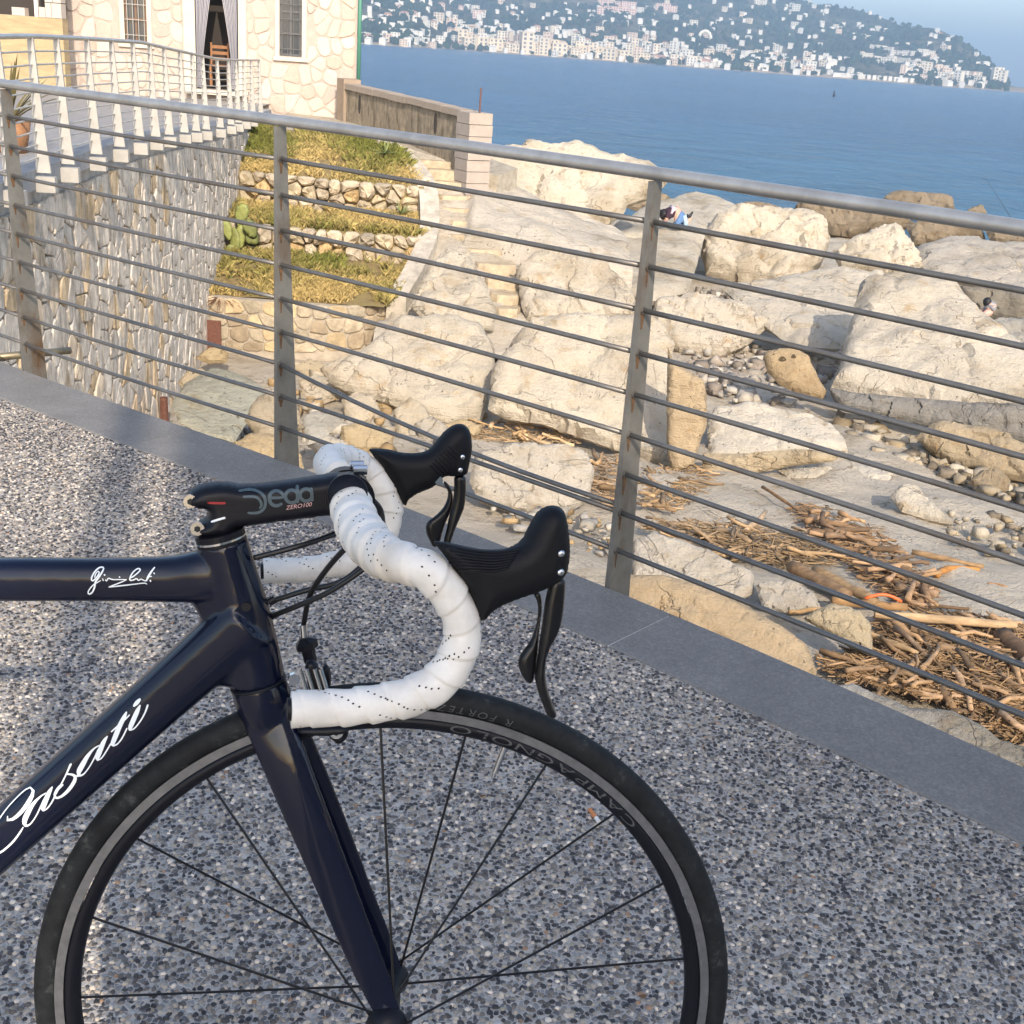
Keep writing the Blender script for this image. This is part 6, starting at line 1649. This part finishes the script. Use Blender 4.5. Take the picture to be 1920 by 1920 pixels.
fb = bar([(636, 895, 30, -.052), (622, 878, 31, -.09), (618, 866, 31, -.13), (635, 860, 30, -.160), (662, 866, 28, -.182), (690, 882, 28, -BW), (714, 910, 28, -BW), (728, 945, 28, -BW), (728, 978, 27, -BW), (712, 1012, 27, -BW), (680, 1040, 27, -BW), (630, 1058, 26, -BW), (565, 1068, 25, -BW), (494, 1071, 25, -BW)], 'bar_tape', -1)
def bshape(name, outline, off, T_, wd, mat_, parent, h=.0022, rounds=1, smooth=True):
    q = np.array([B(x, y, off) for x, y in outline]); c = q.mean(0); uv = np.stack([(q-c)@e1, (q-c)@e2], 1)
    V, F = inflate(uv, h, T_, T_, wd, lambda p, hh: c+p[:, :1]*e1+p[:, 1:]*e2-hh[:, None]*bn2, rounds)
    return mesh(name, V, F, mat_, parent, smooth=smooth), (V, F)
z2 = lambda L, ox, oy, s: [(ox+x/s, oy+y/s) for x, y in L]
nearhood = z2([(595, 1160), (760, 1178), (900, 1213), (1050, 1238), (1200, 1238), (1300, 1208), (1370, 1158), (1420, 1060), (1470, 960), (1530, 888), (1600, 856), (1680, 862), (1732, 908), (1757, 1010), (1772, 1150), (1773, 1260), (1764, 1350), (1738, 1462), (1600, 1552), (1450, 1612), (1300, 1662), (1180, 1712), (1090, 1772), (1050, 1840), (980, 1836), (950, 1730), (905, 1600), (860, 1510), (800, 1440), (740, 1340), (670, 1250), (620, 1190)], 680, 760, 4.571)
farhood = z2([(40, 368), (200, 370), (330, 405), (450, 410), (540, 395), (600, 350), (650, 280), (710, 210), (780, 163), (850, 153), (907, 190), (932, 260), (940, 370), (927, 440), (905, 560), (880, 602), (780, 612), (700, 602), (620, 690), (560, 722), (480, 747), (400, 800), (378, 832), (376, 868), (335, 840), (290, 770), (215, 640), (135, 500), (75, 410)], 680, 760, 4.571)
nearlev = z2([(1795, 250), (1788, 400), (1772, 530), (1742, 620), (1692, 700), (1672, 790), (1672, 880), (1692, 960), (1722, 1040), (1740, 1080), (1737, 1105), (1715, 1116), (1690, 1106), (1668, 1060), (1638, 980), (1613, 900), (1608, 850), (1622, 760), (1638, 640), (1652, 540), (1666, 430), (1686, 330), (1700, 270)], 500, 1000, 3.2)
nearpad = z2([(1590, 350), (1640, 345), (1654, 420), (1645, 520), (1634, 600), (1628, 700), (1620, 800), (1602, 880), (1586, 906), (1560, 896), (1530, 850), (1508, 790), (1513, 740), (1540, 700), (1580, 650), (1608, 580), (1628, 500), (1628, 420), (1605, 370)], 500, 1000, 3.2)
farlev = z2([(780, 590), (885, 590), (888, 720), (877, 860), (842, 950), (802, 1040), (772, 1120), (750, 1200), (735, 1260), (690, 1260), (692, 1165), (720, 1060), (740, 950), (770, 850), (785, 720)], 680, 760, 4.571)
farpad = z2([(690, 640), (740, 675), (772, 750), (777, 830), (752, 920), (717, 990), (692, 1060), (667, 1160), (640, 1215), (600, 1215), (578, 1165), (548, 1110), (538, 1040), (558, 990), (620, 950), (690, 880), (728, 800), (732, 730), (700, 690)], 680, 760, 4.571)
for nm, hood, lev, pad, o_, riv, lab in (('near', nearhood, nearlev, nearpad, BW, [(1052, 1038), (1051, 1073)], 'near'), ('far', farhood, farlev, farpad, -BW, [(867, 857), (863, 881)], 'far')):
    ho, (hV, hF) = bshape('brake_hood', hood, o_, .0165, .016, M['rubber'], bike); ho['label'] = 'black rubber hood on the %s drop' % lab
    ht_ = bvh(hV, hF)
    for x, y in riv:
        p = cast(ht_, x, y, .0)
        if p is None: p = B(x, y, o_+.016)
        V, F = inflate(np.array([(math.cos(t), math.sin(t)) for t in np.linspace(0, 6.283, 16, endpoint=False)])*.0031, .0012, .0016, .003, .003, lambda P_, hh: p+P_[:, :1]*e1+P_[:, 1:]*e2-hh[:, None]*bn2); mesh('rivet', V, F, M['chrome'], ho, smooth=True)
    rb = MB()                                   # moulded ribs on the hood
    for k in range(8):
        if nm == 'near': pts = [(828+3*k, 1020+7*k), (880+3*k, 1032+5.5*k), (930, 1036+5*k), (975-3*k, 1030+5*k)]
        else: pts = [(806+5*k, 872-5*k), (818+5*k, 882-5*k), (829+5*k, 893-5*k)]
        C = [cast(ht_, *q, -.0002) for q in spline(pts, 12)]
        C = [c for c in C if c is not None]
        if len(C) > 3: rb.add(*tube(C, .0011, 6))
    rb.build('grip_ribs', M['rubber'], ho, smooth=True)
    lv, _ = bshape('brake_lever', lev, o_, .0055, .006, M['carbon'], bike, .0018); lv['label'] = 'black brake lever on the %s side' % lab
    sp, _ = bshape('shift_paddle', pad, o_-.006, .0045, .006, M['carbon'], bike, .0018)
# small silver pivot on the far lever
p = B(822, 900, -BW+.010); mesh('pivot_screw', *disc_solid(p, -bn2, .0045, .003, 16), M['chrome'], bike)
# ---- cables
def cable(pts, r=.0025, name='cable', m='cable'):
    Q = spline(pts, 40); return mesh(name, *tube([B(q[0], q[1], q[2]) for q in Q], r, 10), M[m], bike, smooth=True)
cable([(700, 968, -.05), (630, 1000, .0), (560, 1024, .02), (476, 1046, .015)])
cable([(672, 1010, .10), (640, 1036, .08), (603, 1080, .045), (580, 1120, .02), (569, 1172, .0)])
cable([(735, 1000, .02), (690, 1050, .02), (640, 1090, .02), (570, 1108, .012), (507, 1128, .0)])
cable([(740, 1010, .05), (690, 1060, .05), (620, 1108, .04), (560, 1135, .02), (503, 1158, .0)])
cable([(690, 930, -.02), (712, 955, -.03), (718, 990, -.03)], .003)
for x, y in ((507, 1128), (503, 1158)): mesh('cable_ferrule', *tube([B(x+9, y-5, .001), B(x-3, y+2, .001)], .0036, 10), M['satin'], bike)
# ---- front brake
br = empty('front_brake', (0, 0, 0)); br.parent = bike; br.location = Vector(A(590, 1290))-bike.location
mesh('ferrule', *tube([B(568, 1171, 0), B(570, 1194, 0)], .0033, 14), M['chrome'], br)
mesh('barrel_adjuster', *tube([B(570, 1196, 0), B(571, 1203, 0), B(574, 1204, 0), B(576, 1214, 0), B(577, 1216, 0), B(582, 1240, 0)], [.004, .0085, .0105, .0105, .0065, .006], 8), M['satin'], br)
def ash(name, ol, off, T_, m, par, wd=.004):
    q = np.array([A(x, y, off) for x, y in ol]); c = q.mean(0); uv_ = np.stack([(q-c)@bu, (q-c)@bv], 1)
    V, F = inflate(uv_, .0022, T_, T_, wd, lambda p, hh: c+p[:, :1]*bu+p[:, 1:]*bv-hh[:, None]*bn); return mesh(name, V, F, m, par, smooth=True)
ash('caliper_arm', [(570, 1238), (592, 1236), (602, 1262), (612, 1300), (630, 1340), (655, 1362), (652, 1385), (636, 1396), (620, 1386), (606, 1360), (590, 1320), (576, 1285)], .012, .006, M['satin'], br)
ash('caliper_arm', [(606, 1244), (618, 1248), (622, 1270), (618, 1300), (600, 1320), (580, 1318), (592, 1290), (600, 1266)], -.010, .006, M['satin'], br)
ash('pad_holder', [(556, 1362), (600, 1360), (655, 1358), (658, 1372), (620, 1380), (560, 1376)], .022, .006, M['satin'], br)
mesh('pinch_bolt', *disc_solid(B(551, 1270, .012), -bn2, .0055, .006, 8), M['chrome'], br)
for x in (568, 581, 596, 607): mesh('link_bar', *tube([A(x-6, 1254, .020), A(x+8, 1300, .022)], .0019, 8), M['chrome'], br)
p = A(631, 1371, .018); pb = mesh('pad_bolt', *disc_solid(p, -bn, .0062, .003, 18), M['chrome'], br)
V, F = disc_solid(p-bn*.0031, -bn, .0030, .0004, 6); mesh('hex_socket', V, F, M['decal_k'], pb)
# ================================================================= house behind the camera that shades the deck (out of frame)
def house_behind():
    sd = np.array([.245, -.97]); e = np.array([-.77, 1.65])+sd*7.5
    r = empty('promenade_house', (e[0]+5, e[1]-3, 0), 'plain cream house out of view behind the viewpoint, shaped to shade the deck', 'house')
    H = 6.75
    fp = [(e[0]+.19, e[1]), (e[0]+12, e[1]), (e[0]+12, e[1]-6), (e[0]+2.2, e[1]-6)]       # plan skewed so the side wall stays clear of the sun rays
    prof = [(.19, 6.3), (1.0, 5.75), (1.9, 5.05), (3.2, 4.2), (5.5, 3.5), (12, 3.2)]           # roofline falls to the right, shaped so its shadow ends at the deck edge
    fp = [(e[0]+a, e[1]) for a, z in prof]; k_ = len(prof); bk = [(max(x, e[0]+2.2), y-6) for x, y in fp]
    def prism(z0, dz):
        V = []
        for (x, y), (bx_, by_), (a, z) in zip(fp, bk, prof): V += [(x, y, z0 if z0 is not None else z+.002), (x, y, z+dz), (bx_, by_, z+dz), (bx_, by_, z0 if z0 is not None else z+.002)]
        F = [(4*i+j, 4*i+(j+1) % 4, 4*i+4+(j+1) % 4, 4*i+4+j) for i in range(k_-1) for j in range(4)]+[(3, 2, 1, 0), tuple(4*(k_-1)+j for j in range(4))]
        return V, F
    mesh('wall', *prism(0, 0), M['plaster'], r)
    mesh('roof', *prism(None, .14), plain('house roof slab', (.40, .22, .14), .9), r)
    mesh('corner_pipe', *tube([(e[0]+.065, e[1]-.1, 0), (e[0]+.065, e[1]-.1, 6.6)], .062, 16), M['plaster'], r)  # unseen pipe set off the wall to leave a thin sun strip on the deck
    mesh('door', *abox(e[0]+7, e[0]+8, e[1]+.004, e[1]+.05, 0, 2.1), plain('green door paint', (.05, .12, .08), .6), r)
    for k in range(3): mesh('window', *abox(e[0]+.5+2.2*k, e[0]+1.3+2.2*k, e[1]+.004, e[1]+.04, 1.2, 2.5), M['glass'], r)
house_behind()
# ================================================================= people on the rocks
def skinned(name, verts, edges, radii, m, parent=None, root=0, sub=2):
    me = bpy.data.meshes.new(name); me.from_pydata([tuple(map(float, v)) for v in verts], edges, []); o = bpy.data.objects.new(name, me); COL.objects.link(o)
    o.modifiers.new('s', 'SKIN'); sv = me.skin_vertices[0].data
    for i, r in enumerate(radii): sv[i].radius = (r, r) if not isinstance(r, tuple) else r; sv[i].use_root = i == root
    s = o.modifiers.new('u', 'SUBSURF'); s.levels = s.render_levels = sub
    dg = bpy.context.evaluated_depsgraph_get(); ev = o.evaluated_get(dg); m2 = ev.to_mesh(); V = [tuple(v.co) for v in m2.vertices]; F = [tuple(p.vertices) for p in m2.polygons]; ev.to_mesh_clear()
    bpy.data.objects.remove(o); bpy.data.meshes.remove(me)
    return V, F
def sphere(c, r, n=14, k=9):
    V = []; F = []
    for i in range(k+1):
        p = math.pi*i/k
        for j in range(n): V.append((c[0]+r[0]*math.sin(p)*math.cos(2*math.pi*j/n), c[1]+r[1]*math.sin(p)*math.sin(2*math.pi*j/n), c[2]+r[2]*math.cos(p)))
    for i in range(k):
        for j in range(n): F.append((i*n+j, i*n+(j+1) % n, (i+1)*n+(j+1) % n, (i+1)*n+j))
    return V, F
def kneeling():
    slab = next(o for o in bpy.data.objects if o.get('label') == 'smooth flat rock where the person kneels')
    hit = surf(slab).ray_cast(Vector(CAM), Vector(norm(ray(1268, 431))))[0]; Y = float(hit[1]) if hit is not None else 30.0
    print('kneeling at', Y); s = Y/FPX
    base = onY(1268, 431, Y)
    def pt(x, y, d=0.0): return onY(x, y, Y+d)
    skin = plain('skin', (.52, .32, .24), .6); jean = plain('blue denim', (.10, .19, .36), .8, nscale=40, nvar=.25); top = plain('dark plum top', (.045, .02, .035), .8); pink = plain('pale pink shirt', (.62, .50, .55), .8); hair = plain('dark hair', (.012, .011, .012), .6); shoe = plain('dark shoe', (.02, .02, .025), .6); lj = plain('light blue denim', (.36, .50, .60), .8)
    r = empty('person', base, 'person with dark hair in blue jeans kneeling bent over on the flat rock', 'person')
    # body: bent over, hips at right, head low at left, one continuous figure
    P = [pt(1276, 402), pt(1268, 396), pt(1258, 394), pt(1250, 398), pt(1245, 402),          # hip, spine, chest, neck, head base
         pt(1272, 412, -.12), pt(1266, 424, -.14), pt(1280, 426, -.06), pt(1296, 408, .05),       # near thigh, knee, shin, foot
         pt(1282, 412, .12), pt(1277, 426, .12), pt(1290, 424, .16),                              # far leg
         pt(1254, 402, -.16), pt(1250, 411, -.17), pt(1243, 419, -.12), pt(1240, 421, -.12), pt(1256, 403, .16), pt(1247, 412, .18), pt(1240, 419, .14)]
    E = [(0, 1), (1, 2), (2, 3), (3, 4), (0, 5), (5, 6), (6, 7), (7, 8), (0, 9), (9, 10), (10, 11), (2, 12), (12, 13), (13, 14), (14, 15), (2, 16), (16, 17), (17, 18)]
    R = [.15, .14, .145, .07, .08, .105, .07, .055, .04, .10, .07, .05, .055, .045, .035, .03, .055, .045, .035]
    V, F = skinned('body', P, E, R, None)
    body = mesh('body', V, F, skin, r, smooth=True)
    hd = pt(1246, 404); V, F = sphere(hd, (.095, .10, .12)); mesh('head', V, F, skin, r, smooth=True)
    V, F = sphere(hd+np.array([-.01, -.02, .03]), (.125, .13, .125)); mesh('hair', V, F, hair, r, smooth=True)
    V, F = tube([hd+np.array([-.08, 0, .08]), hd+np.array([-.2, .02, .09]), hd+np.array([-.32, .02, .02])], [.05, .03, .012], 8); mesh('hair_lock', V, F, hair, r, smooth=True)
    V, F = skinned('jeans', [P[0], P[5], P[6], P[7], P[9], P[10], P[11], pt(1271, 399)], [(0, 1), (1, 2), (2, 3), (0, 4), (4, 5), (5, 6), (0, 7)], [.175, .125, .095, .075, .12, .09, .07, .165], None); mesh('jeans', V, F, jean, r, smooth=True)
    V, F = skinned('top', [P[2], P[1], P[3], P[12], P[13], P[16], P[17]], [(0, 1), (0, 2), (0, 3), (3, 4), (0, 5), (5, 6)], [.195, .195, .10, .085, .07, .085, .07], None); mesh('top', V, F, top, r, smooth=True)
    V, F = tube([pt(1258, 388, -.02), pt(1264, 392, -.16), pt(1258, 401, -.2)], [.05, .06, .04], 8); mesh('shirt_sleeve', V, F, pink, r, smooth=True)
    V, F = tube([pt(1283, 404, -.1), pt(1286, 418, -.12), pt(1284, 428, -.1)], [.05, .055, .05], 8); mesh('light_trouser_leg', V, F, lj, r, smooth=True)
    V, F = tube([pt(1288, 405), pt(1294, 405), pt(1299, 397)], [.045, .04, .02], 8); mesh('shoe', V, F, shoe, r, smooth=True)
kneeling()
def bather():
    Y = 21.9; skin = plain('pinkish skin', (.60, .36, .28), .6); grey = plain('grey cloth', (.22, .23, .25), .8); dk = plain('dark red cloth', (.12, .02, .02), .8); hair = plain('black hair', (.01, .01, .011), .6)  # one even skin colour, a little lighter than the kneeling person's
    pt = lambda x, y, d=0: onY(x, y, Y+d)
    r = empty('person', pt(1850, 596), 'person in a grey shirt with bare legs sitting half hidden behind the big slab', 'person')
    P = [pt(1860, 582), pt(1857, 575), pt(1853, 569), pt(1851, 566), pt(1849, 588, -.1), pt(1842, 594, -.12), pt(1842, 584, .1), pt(1837, 588, .1), pt(1862, 576, -.1), pt(1864, 584, -.12)]
    V, F = skinned('body', P, [(0, 1), (1, 2), (2, 3), (0, 4), (4, 5), (0, 6), (6, 7), (2, 8), (8, 9)], [.10, .10, .09, .05, .065, .05, .065, .05, .04, .03], None); mesh('body', V, F, skin, r, smooth=True)
    V, F = skinned('shirt', [P[0], P[1], P[2], P[8], P[9]], [(0, 1), (1, 2), (2, 3), (3, 4)], [.12, .125, .105, .055, .05], None); mesh('shirt', V, F, grey, r, smooth=True)
    V, F = sphere(pt(1851, 566), (.075, .08, .085)); mesh('hair', V, F, hair, r, smooth=True)
    V, F = tube([pt(1846, 583, -.02), pt(1840, 592, -.02)], [.04, .03], 8); mesh('shorts', V, F, dk, r)
bather()
# ================================================================= small things
P = onz(1563, 183, -4.6); V, F = tube([P+Z_*-.2, P+Z_*.5, P+Z_*1.0, P+Z_*1.7], [.45, .45, .16, .1], 12)
P = onz(1563, 181, -4.6); k = np.linalg.norm(P)/FPX
V, F = tube([P-Z_*k*1, P+Z_*k*3, P+Z_*k*6, P+Z_*k*10], [k*2, k*2, k*1.2, k*.6], 12); o = mesh('buoy', V, F, plain('dark buoy', (.02, .02, .03), .5)); tag(o, 'small dark buoy far out on the open blue sea', 'buoy')
c = onz(1115, 1529, .004); d = norm(onz(1123, 1541, .004)-onz(1108, 1517, .004)); h0 = onz(1106, 1518, .007); h1 = onz(1123, 1541, .007)
b_ = empty('cigarette_butt', (h0+h1)/2-Z_*.004, 'discarded cigarette butt with orange filter lying on the deck', 'cigarette butt')
mesh('filter', *tube([h0, h0+(h1-h0)*.68], .0038, 12), plain('orange filter paper', (.60, .22, .08), .8, nscale=300), b_); mesh('stub', *tube([h0+(h1-h0)*.681, h1], .0037, 12), plain('white cigarette paper', (.75, .72, .68), .8), b_)
# fishing rod leaning out beyond the far rocks
A_ = onY(1846, 330, 50); B_ = onY(1900, 415, 50); o = mesh('fishing_rod', *tube([A_, B_], [.005, .013], 6), plain('dark rod', (.03, .04, .06), .5)); tag(o, 'thin dark fishing rod slanting over the rocks at the right edge', 'fishing rod')

for x, y, lab in ((905, 1492, 'tiny brown leaf scrap on the deck inside the wheel'), (1206, 1868, 'tiny brown leaf scrap on the deck near the tyre at lower right')):
    c = onz(x, y, .005); poly = np.array([(math.cos(q)*.006*(1+.3*math.sin(3*q)), math.sin(q)*.0035) for q in np.linspace(0, 2*math.pi, 12, endpoint=False)])
    V, F = inflate(poly, .0018, .0012, .0008, .002, lambda p, h: c+np.c_[p, h+p[:, 0]*.25]); o = mesh('leaf_scrap', V, F, plain('dry leaf', (.14, .075, .035), .9, nscale=300)); tag(o, lab, 'leaf')
# ================================================================= haze over the bay
def haze():
    V, F = abox(-5600, 5600, -60, 6100, -9.5, 190)
    m = bpy.data.materials.new('haze air'); m.use_nodes = True; nt = m.node_tree
    for n in list(nt.nodes):
        if n.type == 'BSDF_PRINCIPLED': nt.nodes.remove(n)
    pv = nt.nodes.new('ShaderNodeVolumePrincipled'); pv.inputs['Color'].default_value = (.55, .77, 1, 1)
    pv.inputs['Density'].default_value = .00050; pv.inputs['Anisotropy'].default_value = .1
    nt.links.new(pv.outputs[0], nt.nodes['Material Output'].inputs['Volume'])
    o = mesh('haze', V, F, m); tag(o, 'thin blue sea haze over the whole bay', 'haze', kind='stuff')
    bpy.context.scene.cycles.volume_bounces = 0
haze()
